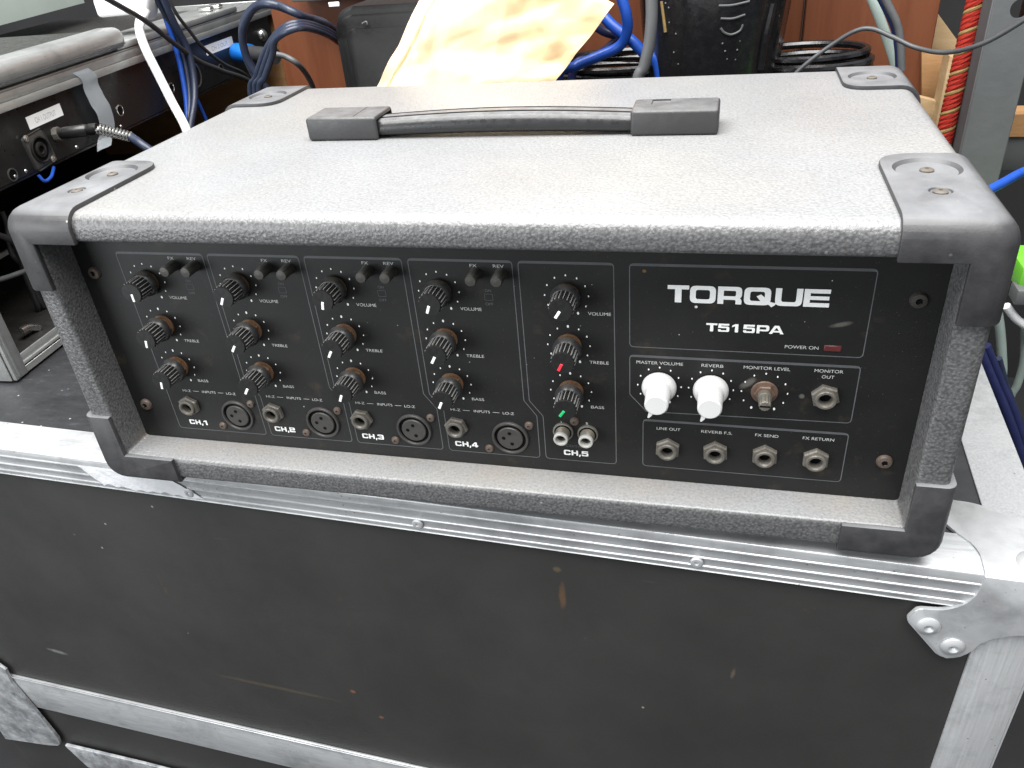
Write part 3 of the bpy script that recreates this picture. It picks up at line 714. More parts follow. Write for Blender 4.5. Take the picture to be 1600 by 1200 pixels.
bm = box((-.0335, .0012, -.0018), (-.0005, CDp, -.0001), .0004, 1); bmesh.ops.translate(bm, verts=bm.verts, vec=(0, .033, 0)); cobj('side_edging', bm, 'alu_v')
cobj('side_edging', box((-.0018, .034, -.0330), (.0002, CDp + .03, -.0022)), 'alu_v')
cobj('upright_edging', box((-.0370, .0012, -CH_ + .01), (-.0030, .0034, -.0292), .0006, 2), 'alu_v')
cobj('upright_edging', box((-.0029, .0022, -CH_ + .01), (-.0010, .0330, -.0335), .0006, 2), 'alu_v')
cobj('middle_edging', box((-CL + .002, .0006, -.3905), (-.0375, .0034, -.3370), .0009, 2), 'alu')
b = bmesh.new(); add_box(b, (-CL + .002, -.0008, -.3392), (-.0375, .0005, -.3371), .0004, 1); cobj('edging_lip', b, 'alu')
# rivets along the front edging
bm = bmesh.new(); lathe(bm, [(.0042, 0), (.0042, .0008), (.0034, .0016), (.0016, .0017), (.0012, .0006), (0, .0006)], 20, cap=False); bmesh.ops.rotate(bm, verts=bm.verts, cent=(0, 0, 0), matrix=Matrix.Rotation(th, 3, 'Z'))
RV = finish(bm, 'rivet', M['bracket'], 35)
for s in (-.205, -.399, -.590, -.785, -.975): link(bpy.data.objects.new('rivet', RV), edge, tuple(CM @ Vector((s, -.0004, -.0205))))
# corner bracket
def crn():
    fr = rounded([(-.0782, -.0435, .003), (-.0735, -.0330, .003), (-.0600, -.0315, .004), (-.0500, -.0255, .006), (-.0440, -.0130, .006), (-.0440, .0004), (.0010, .0004), (.0010, -.0440, .004), (-.0160, -.0420, .006), (-.0335, -.0515, .006), (-.0385, -.0640, .004), (-.0460, -.0722, .004), (-.0545, -.0722, .004)], 4)
    tp = rounded([(-.0440, -.0010), (-.0430, .0210, .006), (-.0560, .0360, .008), (-.0640, .0520, .004), (-.0560, .0640, .004), (-.0370, .0630, .006), (-.0130, .0490, .008), (-.0070, .0640, .006), (.0010, .0660), (.0010, -.0010)], 4)
    bm = prism(fr, lambda u, v, d: Vector((u, .0008 - d, v)), .0028, .0006)
    b2 = prism(tp, lambda u, v, d: Vector((u, v, -.0010 + d)), .0022, .0006)
    me = finish(b2, 't', M['bracket'], 0); bm.from_mesh(me)
    add_box(bm, (-.0010, -.0018, -.044), (.0026, .066, .0010), .0010, 2)
    # raised boss at the corner
    bs = bmesh.new(); bmesh.ops.create_uvsphere(bs, u_segments=28, v_segments=16, radius=.014); bmesh.ops.scale(bs, vec=(1, 1, .55), verts=bs.verts); bmesh.ops.translate(bs, vec=(-.0135, .013, -.0030), verts=bs.verts)
    me = finish(bs, 't', M['bracket'], 0); bm.from_mesh(me)
    return bm
br = cobj('corner_bracket', crn(), 'bracket', 35)
bm = bmesh.new(); lathe(bm, [(.0070, 0), (.0068, .0010), (.0048, .0024), (.0030, .0026), (.0018, .0018), (.0010, .0008), (0, .0008)], 26, cap=False); RB = finish(bm, 'rivet', M['bracket'], 35)
for s, z in ((-.0652, -.0462), (-.0490, -.0608)): link(bpy.data.objects.new('rivet', RB), br, tuple(CM @ Vector((s, -.0020, z))))
# torn white tape stuck over the edging
def sheet(pts_fn, nu, nv, amp_=0.0004, seed=0, thick=.0004):
    bm = bmesh.new(); g = [[bm.verts.new(pts_fn(i / nu, j / nv)) for j in range(nv + 1)] for i in range(nu + 1)]
    for i in range(nu):
        for j in range(nv): bm.faces.new((g[i][j], g[i + 1][j], g[i + 1][j + 1], g[i][j + 1]))
    for f in bm.faces: f.normal_update()
    for v in bm.verts: v.normal_update()
    back = {v: bm.verts.new(v.co - v.normal * thick) for r in g for v in r}
    rim = g[0] + [r[-1] for r in g[1:]] + g[-1][-2::-1] + [r[0] for r in g[-2:0:-1]]
    for i in range(nu):
        for j in range(nv): bm.faces.new((back[g[i][j + 1]], back[g[i + 1][j + 1]], back[g[i + 1][j]], back[g[i][j]]))
    for i in range(len(rim)):
        a, b = rim[i], rim[(i + 1) % len(rim)]; bm.faces.new((a, b, back[b], back[a]))
    return bm
def tp(u, v):
    s = -.690 + .086 * u + (.018 + .008 * u) * v; z = -.0076 - (.0175 - .004 * abs(noise.noise(Vector((u * 7, 1, 4))))) * v
    z += .0020 * noise.noise(Vector((u * 14, 3, 1))) * v * v
    s += .0035 * noise.noise(Vector((v * 3, u * 9, 2))) * (2 * u - 1)
    return Vector((s, -.0010 - .0003 * noise.noise(Vector((u * 9, v * 3, 0))), z))
bm = sheet(tp, 40, 8, thick=.0003); bmesh.ops.transform(bm, matrix=CM, verts=bm.verts)
tag(obj('torn_tape', bm, M['tape'], smooth=20), 'torn white tape stuck on the aluminium edging below the amplifier, near its left corner', 'tape')
# dented, paint-smeared plates on the lower left corner of the case
bm = prism(rounded([(-1.012, -.292), (-.950, -.302), (-.931, -.322), (-.935, -.345, .004), (-.926, -.385), (-.9165, -.440), (-.920, -.456, .005), (-.940, -.462), (-1.012, -.474)], 3), lambda u, v, d: Vector((u, .0000 - d, v)), .0030, .0008)
cobj('corner_plate', bm, 'wrap')['label'] = 'dented smeared metal plate at the left end of the lower strip'
bm = prism(rounded([(-.914, -.4525, .004), (-.80, -.4500), (-.66, -.4525), (-.66, -.52), (-.86, -.52), (-.897, -.490)], 3), lambda u, v, d: Vector((u, .0000 - d, v)), .0030, .0008)
cobj('lower_plate', bm, 'wrap')['label'] = 'smeared metal plate along the bottom left of the case'

# ================================================================== RACK CASE ON THE LEFT
ra = math.radians(4); RO = Vector((-.2047, .1255, -.010)); RT = Vector((-math.sin(ra), math.cos(ra), 0)); RN = Vector((math.cos(ra), math.sin(ra), 0))
RMx = Matrix(((RN.x, RT.x, 0), (RN.y, RT.y, 0), (0, 0, 1))).to_4x4(); RMx.translation = RO        # x outwards, y along, z up
def rk(px, py, off=0.0):
    d = ray(px, py); P0 = RO + RN * off; X = CAM_C + d * ((P0 - CAM_C).dot(RN) / d.dot(RN)); return Vector((off, (X - RO).dot(RT), X.z - RO.z))
rack = thing('rack_case', tuple(RMx @ Vector((-.2, .28, 0))), 'open rack flight case with black socket panel and aluminium edging, left of the amplifier', 'rack case')
def robj(name, bm, mat, smooth=40, parent=None):
    bmesh.ops.transform(bm, matrix=RMx, verts=bm.verts); return obj(name, bm, M[mat], parent or rack, (0, 0, 0), smooth)
RL = .720
robj('bottom_board', box((-.38, .002, .003), (-.002, RL - .002, .011)), 'black')
robj('end_board', box((-.38, RL - .011, .0115), (-.003, RL - .002, .222)), 'timber')
robj('end_board', box((-.38, .003, .0115), (-.030, .012, .222)), 'black')
robj('back_board', box((-.38, .0125, .0115), (-.372, RL - .0115, .222)), 'black')
robj('top_board', box((-.38, .002, .2225), (-.002, RL - .002, .2290)), 'black')
bm = bmesh.new(); add_box(bm, (-.001, .0, .0008), (.0012, RL, .0075), .0004, 1); add_box(bm, (-.0015, .0, .0090), (.0020, RL, .0125), .0008, 2); add_box(bm, (-.001, .0, .0125), (.0006, RL, .0200), .0006, 2); robj('bottom_edging', bm, 'rack_alu')
bm = bmesh.new(); add_box(bm, (-.002, -.006, .0010), (.0022, .0100, .2300), .0006, 2); add_box(bm, (.0022, -.003, .003), (.0036, .0005, .229), .0006, 2); add_box(bm, (-.032, -.0075, .0010), (-.002, -.0061, .2300), .0006, 2); robj('upright_edging', bm, 'rack_alu')
bm = bmesh.new(); add_box(bm, (-.002, .0005, .2185), (.0022, RL, .2260), .0008, 2); add_box(bm, (-.002, .0005, .2262), (.0008, RL, .2345), .0010, 2); add_box(bm, (-.030, .0005, .2345), (.0008, RL, .2362), .0005, 2); robj('top_edging', bm, 'rack_alu')
pan = robj('socket_panel', box((-.012, .011, .1590), (-.0035, RL - .03, .2184), .0008, 1), 'black')
robj('socket_panel_flange', box((-.10, .011, .1570), (-.0036, RL - .03, .1589)), 'gloss')
# inner shelf frame in the open bay
bm = bmesh.new(); a0 = rk(30, 486, -.12); add_box(bm, (-.123, .02, .012), (-.119, .026, .150)); add_box(bm, (-.123, .02, .055), (-.119, RL - .02, .060)); robj('inner_frame', bm, 'rack_alu')
# label strips with faded writing
def plate(px0, py0, px1, py1, hgt, off=-.0030):
    a = rk(px0, py0, off); b = rk(px1, py1, off); return a, b
def strip(x0, z0, x1, z1, h, name, text, mat='label'):
    bm = bmesh.new(); p = [(x0, z0), (x1, z1), (x1, z1 + h), (x0, z0 + h)]
    a = [bm.verts.new((-.0034, u, v)) for u, v in p]; b = [bm.verts.new((-.0030, u, v)) for u, v in p]
    bm.faces.new(b); bm.faces.new(a[::-1]); [bm.faces.new((a[i], a[(i + 1) % 4], b[(i + 1) % 4], b[i])) for i in range(4)]
    o = robj(name, bm, mat, 0, pan)
    bm = bmesh.new(); text_bm(bm, text, 0, 0, 0, (x1 - x0) * .6, h * .45)
    bmesh.ops.transform(bm, matrix=Matrix(((0, -1, 0, -.00285), (1, 0, 0, (x0 + x1) / 2), (0, 0, 1, (z0 + z1) / 2 + h * .5), (0, 0, 0, 1))), verts=bm.verts)
    robj('faded_writing', bm, 'ink', 0, pan)
def rkw(px, py, off): return RMx @ rk(px, py, off)                # the same point in the place's own axes
strip(.1370, .1955, .1880, .1965, .0115, 'paper_label', 'CH 1 OUTPUT')
strip(.4880, .1975, .5650, .1970, .0120, 'paper_label', 'CH 2 OUT')
RXR = Matrix(((0, 0, 1, 0), (1, 0, 0, 0), (0, 1, 0, 0), (0, 0, 0, 1)))
def on_panel(bm, s, z, off=-.0035): bmesh.ops.transform(bm, matrix=Matrix.Translation((off, s, z)), verts=bm.verts); return bm
# speaker socket
b = bmesh.new(); add_box(b, (0, -.0150, -.0165), (.0026, .0150, .0165), .003, 3); bmesh.ops.rotate(b, verts=b.verts, cent=(0, 0, 0), matrix=Matrix.Rotation(.10, 3, 'X'))
sk = robj('speaker_socket', on_panel(b, .137, .1765), 'socket', 35, pan)
b = bmesh.new(); lathe(b, [(.0125, .002), (.0125, .0042), (.0112, .0046), (.0108, .0027)], 32, 'x', cap=False); lathe(b, [(.0072, .0027), (.0072, .0040), (.0066, .0044), (.0036, .0044), (.0034, .0027)], 28, 'x', cap=False); robj('socket_ring', on_panel(b, .137, .1765), 'black', 35, pan)
b = bmesh.new(); lathe(b, [(.0108, .00265), (0, .00265)], 28, 'x', cap=False); robj('socket_well', on_panel(b, .137, .1765), 'hole', 0, pan)
for s, z in ((.1245, .1905), (.1480, .1640)):
    b = bmesh.new(); lathe(b, [(.0033, .0024), (.0033, .0034), (.0018, .0044), (0, .0044)], 16, 'x', cap=False); robj('screw', on_panel(b, s, z), 'chrome', 40, pan)
for s, z in ((.277, .179), (.387, .179), (.0945, .1655), (.5150, .176)):
    b = bmesh.new(); lathe(b, [(.0062, .0), (.0062, .0006), (.0050, .0008), (.0048, .0002)], 22, 'x', cap=False); robj('hole_rim', on_panel(b, s, z), 'chrome' if s in (.277, .387) else 'socket', 35, pan)
    b = bmesh.new(); lathe(b, [(.0049, .0003), (0, .0003)], 20, 'x', cap=False); robj('panel_hole', on_panel(b, s, z), 'hole', 0, pan)
b = bmesh.new(); lathe(b, [(.016, .0), (.016, .0012), (.014, .0018), (.0125, .0010)], 30, 'x', cap=False); robj('socket_ring', on_panel(b, .445, .181), 'socket', 35, pan)
for s in (.0965, .112, .19, .27): 
    b = bmesh.new(); lathe(b, [(.0018, 0), (.0012, .0008), (0, .0010)], 12, 'x', cap=False); robj('screw', on_panel(b, s, .1535 + .01), 'chrome', 40, pan)
def settle(pts, r):                                        # the unseen end runs down and rests on the case top
    p, d = pts[-1], (pts[-1] - pts[-2]); d.z = 0; d = d.normalized() if d.length > 1e-4 else Vector((0, 1, 0))
    zf = -.0115 + r
    if p.z < .02 or p.x > .56: return list(pts)
    return list(pts) + [Vector((p.x, p.y, p.z * .5)) + d * .006, Vector((p.x, p.y, zf + .012)) + d * .014, Vector((p.x, p.y, zf)) + d * .040]
# plug with strain spring in the panel
pz = RMx @ Vector((-.0035, .1670, .1830)); d1 = (rkw(153, 201, .030) - pz); 
plug = thing('jack_plug', tuple(pz), 'black jack plug with chrome strain spring, plugged into the rack panel beside the label', 'jack plug')
A = pz; B = rkw(153, 201, .042); Cc = rkw(205, 214, .070); Dd = rkw(222, 226, .085)
bm = bmesh.new(); tube(bm, [A, A.lerp(B, .12)], .0068, 8, False); obj('socket_nut', bm, M['nut'], plug)
bm = bmesh.new(); tube(bm, [A.lerp(B, .12), A.lerp(B, .2), A.lerp(B, .22), A.lerp(B, .72), A.lerp(B, .74), A.lerp(B, .80), A.lerp(B, .82), B], .0058, 16, False, rad=lambda t: [.0050, .0050, .0058, .0058, .0052, .0052, .0058, .0055][min(7, int(t * 7 + .5))]); obj('plug_sleeve', bm, M['black'], plug)
bm = bmesh.new(); tube(bm, [B, B.lerp(Cc, .15), Cc], .0026, 8, False)
n = 10
hel = []
ax = (Cc - B); axn = ax.normalized(); e1 = axn.cross(Vector((0, 0, 1))).normalized(); e2 = axn.cross(e1)
for k in range(n * 10 + 1):
    t = k / (n * 10); a = 2 * PI * n * t; hel.append(B + ax * t + (e1 * math.cos(a) + e2 * math.sin(a)) * (.0048 - .0006 * t))
tube(bm, hel, .0012, 6, False); obj('strain_spring', bm, M['chrome'], plug)
bm = bmesh.new(); tube(bm, settle([Cc, Dd, rkw(240, 240, .095), rkw(250, 262, .10), rkw(255, 300, .10)], .0044), .0044); obj('plug_cable', bm, M['blueblack'], plug)
# pale tape strap folded over the edging and hanging across the panel
ctr = [(126, 110, .0026), (140, 122, .0034), (143, 138, .0030), (152, 155, .0040), (163, 175, .0050), (168, 198, .0045), (165, 216, .004), (163, 232, .008)]
C2 = cat([rk(px, py, off) for px, py, off in ctr], 6); wv = rk(152, 116, .003) - rk(128, 124, .003); wv.x = 0
bm = bmesh.new(); L = [[bm.verts.new(c + wv * u + Vector((.0015 * noise.noise(c * 90 + Vector((u * 3, 0, 0))), 0, 0))) for u in (-.5, -.2, .2, .5)] for c in C2]
for a, b in zip(L, L[1:]):
    for i in range(3): bm.faces.new((a[i], a[i + 1], b[i + 1], b[i]))
bmesh.ops.solidify(bm, geom=bm.faces[:], thickness=.0006); bmesh.ops.transform(bm, matrix=RMx, verts=bm.verts)
tag(obj('tape_strip', bm, M['gaffer']), 'pale grey strip of tape hanging from the rack edging over the black socket panel', 'tape')

# case stacked on top of the rack case, with the pale green box on it
st = thing('stacked_case', tuple(RMx @ Vector((-.15, .2, .2365))), 'black case with wide rounded aluminium edge, stacked on the rack case', 'flight case')
def sobj(name, bm, mat, smooth=40): bmesh.ops.transform(bm, matrix=RMx, verts=bm.verts); return obj(name, bm, M[mat], st, (0, 0, 0), smooth)
bm = box((-.030, -.02, .2372), (.006, .318, .2600), .0100, 5); sobj('rounded_edging', bm, 'rack_alu')
sobj('edging_groove', box((.0061, -.01, .2425), (.0068, .310, .2436)), 'steel_d')
sobj('top_board', box((-.36, -.02, .2372), (-.0302, .318, .2560)), 'black')
def atz(px, py, z): d = ray(px, py); return CAM_C + d * ((z - CAM_C.z) / d.z)
def toR(v): return RMx.inverted() @ v
a = toR(atz(0, 28, .258)); b = toR(atz(95, -2, .258))
gb = bmesh.new(); pts = [(a.x, a.y - .2), (b.x, b.y + .05), (b.x - .22, b.y + .05), (a.x - .22, a.y - .2)]
gb = prism(pts, lambda u, v, d: Vector((u, v, .2562 + d)), .10, .004); bmesh.ops.transform(gb, matrix=RMx, verts=gb.verts)
tag(obj('equipment_box', gb, M['lid']), 'pale green metal box in the top left corner, lying on the stacked case', 'box')
# aluminium tray behind it with clips
tr = thing('aluminium_rail', tuple(rkw(330, 20, -.02)), 'loose aluminium rail with clips lying on the rack case behind the white plug', 'rail')
bm = box((-.06, .300, .2370), (.002, .590, .2440), .0015, 2); bmesh.ops.transform(bm, matrix=RMx, verts=bm.verts); obj('rail_body', bm, M['rack_alu'], tr)
for s in (.545, .57):
    bm = box((-.030, s - .006, .2442), (-.010, s + .006, .2500), .0025, 3); bmesh.ops.transform(bm, matrix=RMx, verts=bm.verts); obj('rail_clip', bm, M['chrome'], tr)
# white plug with its cable
wp = thing('white_mains_plug', tuple(rkw(215, 15, 0)), 'white plug and thick white cable hanging in front of the rack panel', 'plug')
bm = bmesh.new(); add_box(bm, (-.024, -.013, -.018), (.014, .015, .018), .006, 4, Matrix.Translation(rkw(222, 2, -.004)) @ Matrix.Rotation(.5, 4, 'Y')); obj('plug_body', bm, M['white_c'], wp)
bm = bmesh.new(); tube(bm, [rkw(228, 14, .000), rkw(222, 25, .002)], .0062, 12, False); obj('cable_grip', bm, M['white_c'], wp)
bm = bmesh.new(); tube(bm, [rkw(226, 20, .000), rkw(219, 33, .006), rkw(219, 52, .012), rkw(229, 80, .018), rkw(247, 116, .026), rkw(268, 158, .038), rkw(292, 205, .055), rkw(300, 250, .060)] and settle([rkw(226, 20, .000), rkw(219, 33, .006), rkw(219, 52, .012), rkw(229, 80, .018), rkw(247, 116, .026), rkw(268, 158, .038), rkw(292, 205, .055), rkw(300, 250, .060)], .005), .0050, 14); obj('plug_cable', bm, M['white_c'], wp)
tag(obj('beige_adaptor', (lambda b: (add_box(b, (-.020, -.022, -.008), (.020, .022, .012), .004, 3, Matrix.Translation(rkw(187, 10, -.030)) @ Matrix.Rotation(.3, 4, 'Z')), b)[1])(bmesh.new()), M['cream'] if 0 else M['label']), 'off-white adaptor block beside the white plug on the rack case', 'adaptor')

def cable(name, label, mat, r, pts, cat_='cable', group=None):
    pts = settle(pts, r)
    bm = bmesh.new(); tube(bm, pts, r); return tag(obj(name, bm, M[mat]), label, cat_, group)
g = 'cables hanging in front of the rack case'
K = lambda L, off: [rkw(px, py, off + .0012 * i) for i, (px, py) in enumerate(L)]
cable('cable', 'glossy bright blue cable hanging just right of the white cable', 'blue', .0030, K([(247, -8), (262, 38), (276, 80), (285, 120), (291, 160), (293, 205), (291, 240)], .010), group=g)
cable('cable', 'second bright blue cable, thinner, crossing behind the blue-black one', 'blue', .0022, K([(256, -8), (275, 50), (284, 100), (297, 130), (310, 160), (325, 195), (335, 230)], .003), group=g)
cable('cable', 'thick blue-black cable that hangs outermost in the bundle beside the white cable', 'blueblack', .0042, K([(252, -8), (272, 35), (292, 75), (302, 115), (304, 155), (297, 200), (292, 240)], .020), group=g)
cable('cable', 'blue-black cable just inside the outermost one of the bundle', 'blueblack', .0034, K([(240, -8), (262, 30), (281, 70), (291, 110), (296, 150), (295, 205), (300, 240)], .012), group=g)
cable('cable', 'thin black cable crossing over the white plug down to the right', 'cable', .0030, K([(160, -6), (195, 14), (232, 36), (270, 66), (310, 95), (345, 110), (398, 135)], .018), group=g)
cable('cable', 'thin black cable running diagonally past the second paper label', 'cable', .0022, K([(262, -6), (276, 22), (296, 48), (318, 75), (350, 100), (392, 126)], .008), group=g)
g2 = 'looping cables behind the far left corner of the amplifier'
Kc = lambda L, y: [at(px, py, y + .004 * i + max(0, px - 470) * .0029) for i, (px, py) in enumerate(L)]
cable('cable', 'outer blue-black cable of the high loop by the brown board', 'blueblack', .0042, Kc([(532, 60), (515, 42), (480, 28), (430, 8), (400, 10), (383, 35), (379, 62), (388, 95), (410, 130), (430, 165)], .40), group=g2)
cable('cable', 'inner blue-black cable of the high loop by the brown board', 'blueblack', .0036, Kc([(532, 52), (505, 34), (470, 24), (425, 5), (392, 15), (378, 45), (384, 88), (402, 128), (420, 160)], .405), group=g2)
for k, lb in enumerate(('leftmost strand of the lower cable loop above the far left corner cap', 'middle strand of the lower cable loop above the far left corner cap', 'rightmost strand of the lower cable loop above the far left corner cap')):
    o = k * 7; cable('cable', lb, 'blueblack', .0032, Kc([(534, 62 + k * 4), (510, 46 + k * 4), (478, 36 + k * 4), (452, 38 + k * 5), (430, 55 + k * 4), (412 + o, 85), (400 + o, 120), (392 + o, 150)], .385 - .006 * k), group=g2)
cable('cable', 'pale grey cable curving down behind the far left corner cap', 'grey_c', .0032, Kc([(425, 84), (445, 88), (465, 100), (480, 118), (490, 140), (495, 165)], .47))
sp = thing('speaker_plug', tuple(rkw(375, 80, .0)), 'blue and black speaker plug in the far end of the rack panel', 'speaker plug')
a, b = rkw(370, 82, .002), rkw(392, 84, .030)
bm = bmesh.new(); tube(bm, [a, b], .0125, 20, False); obj('locking_ring', bm, M['bluep'], sp)
bm = bmesh.new(); tube(bm, [b, rkw(430, 88, .075)], .0105, 20, False); obj('plug_body', bm, M['cable'], sp)
# case bits at the far end of the rack
b = bmesh.new(); lathe(b, [(.0090, 0), (.0085, .004), (.005, .0075), (0, .009)], 18, 'x', cap=False); robj('corner_stud', on_panel(b, .655, .196, -.0035), 'chrome', 40)
robj('end_edging', box((-.30, RL, .006), (-.001, RL + .003, .236), .0008, 1), 'rack_alu')

# cables and small gear inside the open bay of the rack
gb_ = 'cables in the open bay of the rack case'
cable('cable', 'black cable bowing across the open rack bay, upper one', 'cable', .0030, [rkw(-10, 365, -.03), rkw(10, 372, -.03), rkw(25, 385, -.035), rkw(40, 430, -.05)], group=gb_)
cable('cable', 'grey cable lying low across the open rack bay', 'grey_c', .0024, [rkw(-5, 438, -.03), rkw(15, 432, -.03), rkw(35, 425, -.03), rkw(60, 418, -.04)], group=gb_)
cable('cable', 'black cable hanging down at the left of the open rack bay', 'cable', .0026, [rkw(2, 330, -.04), rkw(10, 350, -.04), rkw(18, 395, -.04), rkw(35, 415, -.05)], group=gb_)
tag(obj('blue_cable_tie', (lambda b: (tube(b, [rkw(60, 274, .01), rkw(70, 283, .012), rkw(80, 276, .01), rkw(84, 262, .0)], .0016), b)[1])(bmesh.new()), M['blue']), 'short bright blue wire poking out under the rack panel by the corner cap', 'wire')
bm = bmesh.new(); add_box(bm, (-.07, .035, .100), (-.045, .075, .160), .002, 2); bmesh.ops.transform(bm, matrix=RMx, verts=bm.verts)
tag(obj('cream_block', bm, M['cream']), 'cream coloured block seen in the open rack bay at the left edge', 'block')
bm = bmesh.new(); tube(bm, [rkw(32, 518, -.03), rkw(44, 512, -.03), rkw(60, 512, -.03)], .004, 10, True); tag(obj('chrome_plug', bm, M['chrome']), 'small shiny plug lying on the floor of the open rack bay', 'plug')

# ================================================================== BEHIND THE AMPLIFIER
def backbox(px0, px1, ytop, y0, y1, z0=-.0100):
    a = at(px0, 100, y0); b = at(px1, 100, y0); return (a.x, y0, z0), (b.x, y1, z0 + ytop)
bm = box((at(432, 60, .64).x, .640, -.0098), (.505, .655, .46), .001, 1)
tag(obj('brown_board', bm, M['brown']), 'tall brown laminate board standing behind the black moulded case', 'board')
xb = at(1467, 0, .64).x
tag(obj('brown_board', box((.5065, .630, -.0098), (xb, .652, .46), .001, 1), M['brown']), 'brown laminate board behind the thin grey cable, right of the black tub', 'board')
# moulded case
mc = thing('moulded_case', (.12, .55, -.010), 'black moulded plastic case with rounded corners, standing behind the amplifier beside the envelope', 'plastic case')
x0 = at(527, 60, .52).x; zt = at(580, 8, .52).z
def rbox_front(x0, x1, y0, y1, z0, z1, r):
    poly = rounded([(x0, z0, r * .2), (x1, z0, r * .2), (x1, z1, r), (x0, z1, r)], 6); return poly
bm = prism(rbox_front(x0, .255, .52, .60, -.0098, zt, .026), lambda u, v, d: Vector((u, .600 - d, v)), .080, .005); obj('case_shell', bm, M['dark'], mc)
zi = at(580, 21, .517).z; xi = at(536, 80, .517).x
bm = prism(rbox_front(xi, .250, 0, 0, .0, zi, .020), lambda u, v, d: Vector((u, .5200 - d, v)), .004, .0022); obj('case_front', bm, M['dark'], mc)
bm = prism(rbox_front(xi + .008, .242, 0, 0, .008, zi - .014, .014), lambda u, v, d: Vector((u, .5162 - d, v)), .0022, .001); obj('case_inset', bm, M['dark'], mc)
bm = bmesh.new(); tube(bm, [at(566, 37, .512), at(572, 34, .512), at(574, 38, .512)], .0010, 8); obj('scratch_mark', bm, M['steel'], mc)
se = thing('shelf_edge', tuple(at(560, 0, .60)), 'grey shelf edge with a small white tag across the top behind the moulded case', 'shelf')
a, b = at(455, 4, .60), at(665, 6, .60); obj('shelf_board', box((a.x, .60, a.z), (b.x, .70, a.z + .02), .002, 2), M['steel'], se)
a = at(522, 6, .598); obj('white_tag', box((a.x - .007, .5968, a.z - .003), (a.x + .007, .5985, a.z + .002), .0005, 1), M['label'], se)

# the envelope
def env_at(px, py):
    # plane y = .352 + .34 z
    d = ray(px, py); k = (.352 + .34 * CAM_C.z - CAM_C.y) / (d.y - .34 * d.z); return CAM_C + d * k
A, B, D_, C_ = env_at(588, 133), env_at(655, 0), env_at(869, 126), env_at(960, 6)
tb = -A.z / (B.z - A.z) * .97
td = -D_.z / (C_.z - D_.z) * .97
FOLDS = [(rnd.uniform(0, PI), rnd.uniform(-.5, 4.2), rnd.choice((-1, 1)) * rnd.uniform(.0045, .0125)) for _ in range(44)]
def ev(u, v):
    l = A + (B - A) * (tb + (1.9 - tb) * v); rr_ = D_ + (C_ - D_) * (td + (1.0 - td) * v)
    p = l.lerp(rr_, u); q = Vector((u * 3.1, v * 4.2, .3))
    w = .0040 * noise.noise(q * .8) + .0014 * noise.noise(q * 3.6 + Vector((5, 1, 0)))
    for fa, fc, fw in FOLDS:
        dd = q.x * math.cos(fa) + q.y * math.sin(fa) - fc; w += fw * (min(abs(dd), .26 + .12 * noise.noise(q + Vector((fc * 9, 0, 0)))) - .25)
    w += .003 * max(0, 1 - abs(u - .09 - .012 * math.sin(v * 9)) / .012) - .010 * math.sin(PI * u)
    return p + Vector((0, w, -w * .34))
bm = sheet(ev, 130, 130, thick=.0012)
tag(obj('envelope', bm, M['kraft'], smooth=60), 'crumpled brown paper envelope leaning behind the amplifier, brightly lit', 'envelope')

# blue cables between envelope and tub
g3 = 'bright blue cables beside the envelope'
cable('cable', 'bright blue cable coming down from the top edge and bending back towards the envelope', 'blue', .0052, [at(968, -12, .46), at(978, 20, .46), at(980, 48, .465), at(968, 72, .47), at(935, 88, .47), at(900, 103, .465), at(870, 125, .45)], group=g3)
cable('cable', 'bright blue cable slanting down to the right across the other one', 'blue', .0055, [at(935, 15, .49), at(955, 38, .485), at(985, 62, .48), at(1005, 82, .48), at(1030, 110, .48)], group=g3)
cable('cable', 'dark blue cable, lowest of those beside the envelope', 'navy', .0045, [at(925, 38, .50), at(945, 50, .50), at(965, 58, .50), at(950, 75, .50), at(925, 92, .50), at(895, 112, .49)], group=g3)
cable('cable', 'smooth dark grey cable running down in front of the black tub', 'grey_c', .0055, [at(1018, -12, .42), at(1018, 30, .42), at(1014, 70, .42), at(1006, 105, .42), at(995, 135, .42)])
# coiled black cable
def coil(cx, cy, cz, r, n, lab, seed, z1=.0):
    bm = bmesh.new(); rr_ = random.Random(seed)
    for k in range(n):
        ro = r * (1 - .06 * rr_.random()); zz = cz + k * .0075; dx, dy, tl = (rr_.random() - .5) * .012, (rr_.random() - .5) * .012, (rr_.random() - .5) * .04
        pts = [Vector((cx + dx + ro * math.cos(a * PI / 14), cy + dy + ro * .7 * math.sin(a * PI / 14), zz + tl * ro * math.cos(a * PI / 14))) for a in range(29)]
        tube(bm, pts, .0038, 8, False)
    tag(obj('cable_coil', bm, M['gloss']), lab, 'cable coil')
pc = at(940, 118, .50); coil(pc.x + .010, .55, pc.z - .145, .085, 21, 'coil of shiny black cable lying between the envelope and the black tub', 3)
pc = at(1262, 100, .52); coil(pc.x, .54, pc.z - .150, .060, 22, 'coil of black cable behind the right part of the amplifier', 5)

# glossy black moulded tub
tubx = at(1112, 60, .52).x
tb_ = thing('black_tub', (tubx, .52, -.010), 'glossy black moulded plastic tub with ribs and rows of pale studs behind the amplifier', 'plastic tub')
prof = [(.062, -.0098), (.066, .02), (.072, .14), (.079, .20), (.086, .26), (.094, .36)]
bm = bmesh.new(); lathe(bm, [(r * .88, z) for r, z in prof], 56, 'z', (tubx, .52, 0), star=lambda i: 1.0 + (.028 if i % 4 == 0 and (i > 44 or i < 4) else 0)); obj('tub_body', bm, M['gloss'], tb_)
def tsurf(px, py, lift=.001):
    d = ray(px, py); o = CAM_C
    for k in range(600):
        p = o + d * (.70 + k * .001); r = None
        for (r0, z0), (r1, z1) in zip(prof, prof[1:]):
            if z0 <= p.z <= z1: r = .88 * (r0 + (r1 - r0) * (p.z - z0) / (z1 - z0))
        if r and (Vector((p.x - tubx, p.y - .52)).length < r): return p - d.normalized() * lift
    return None
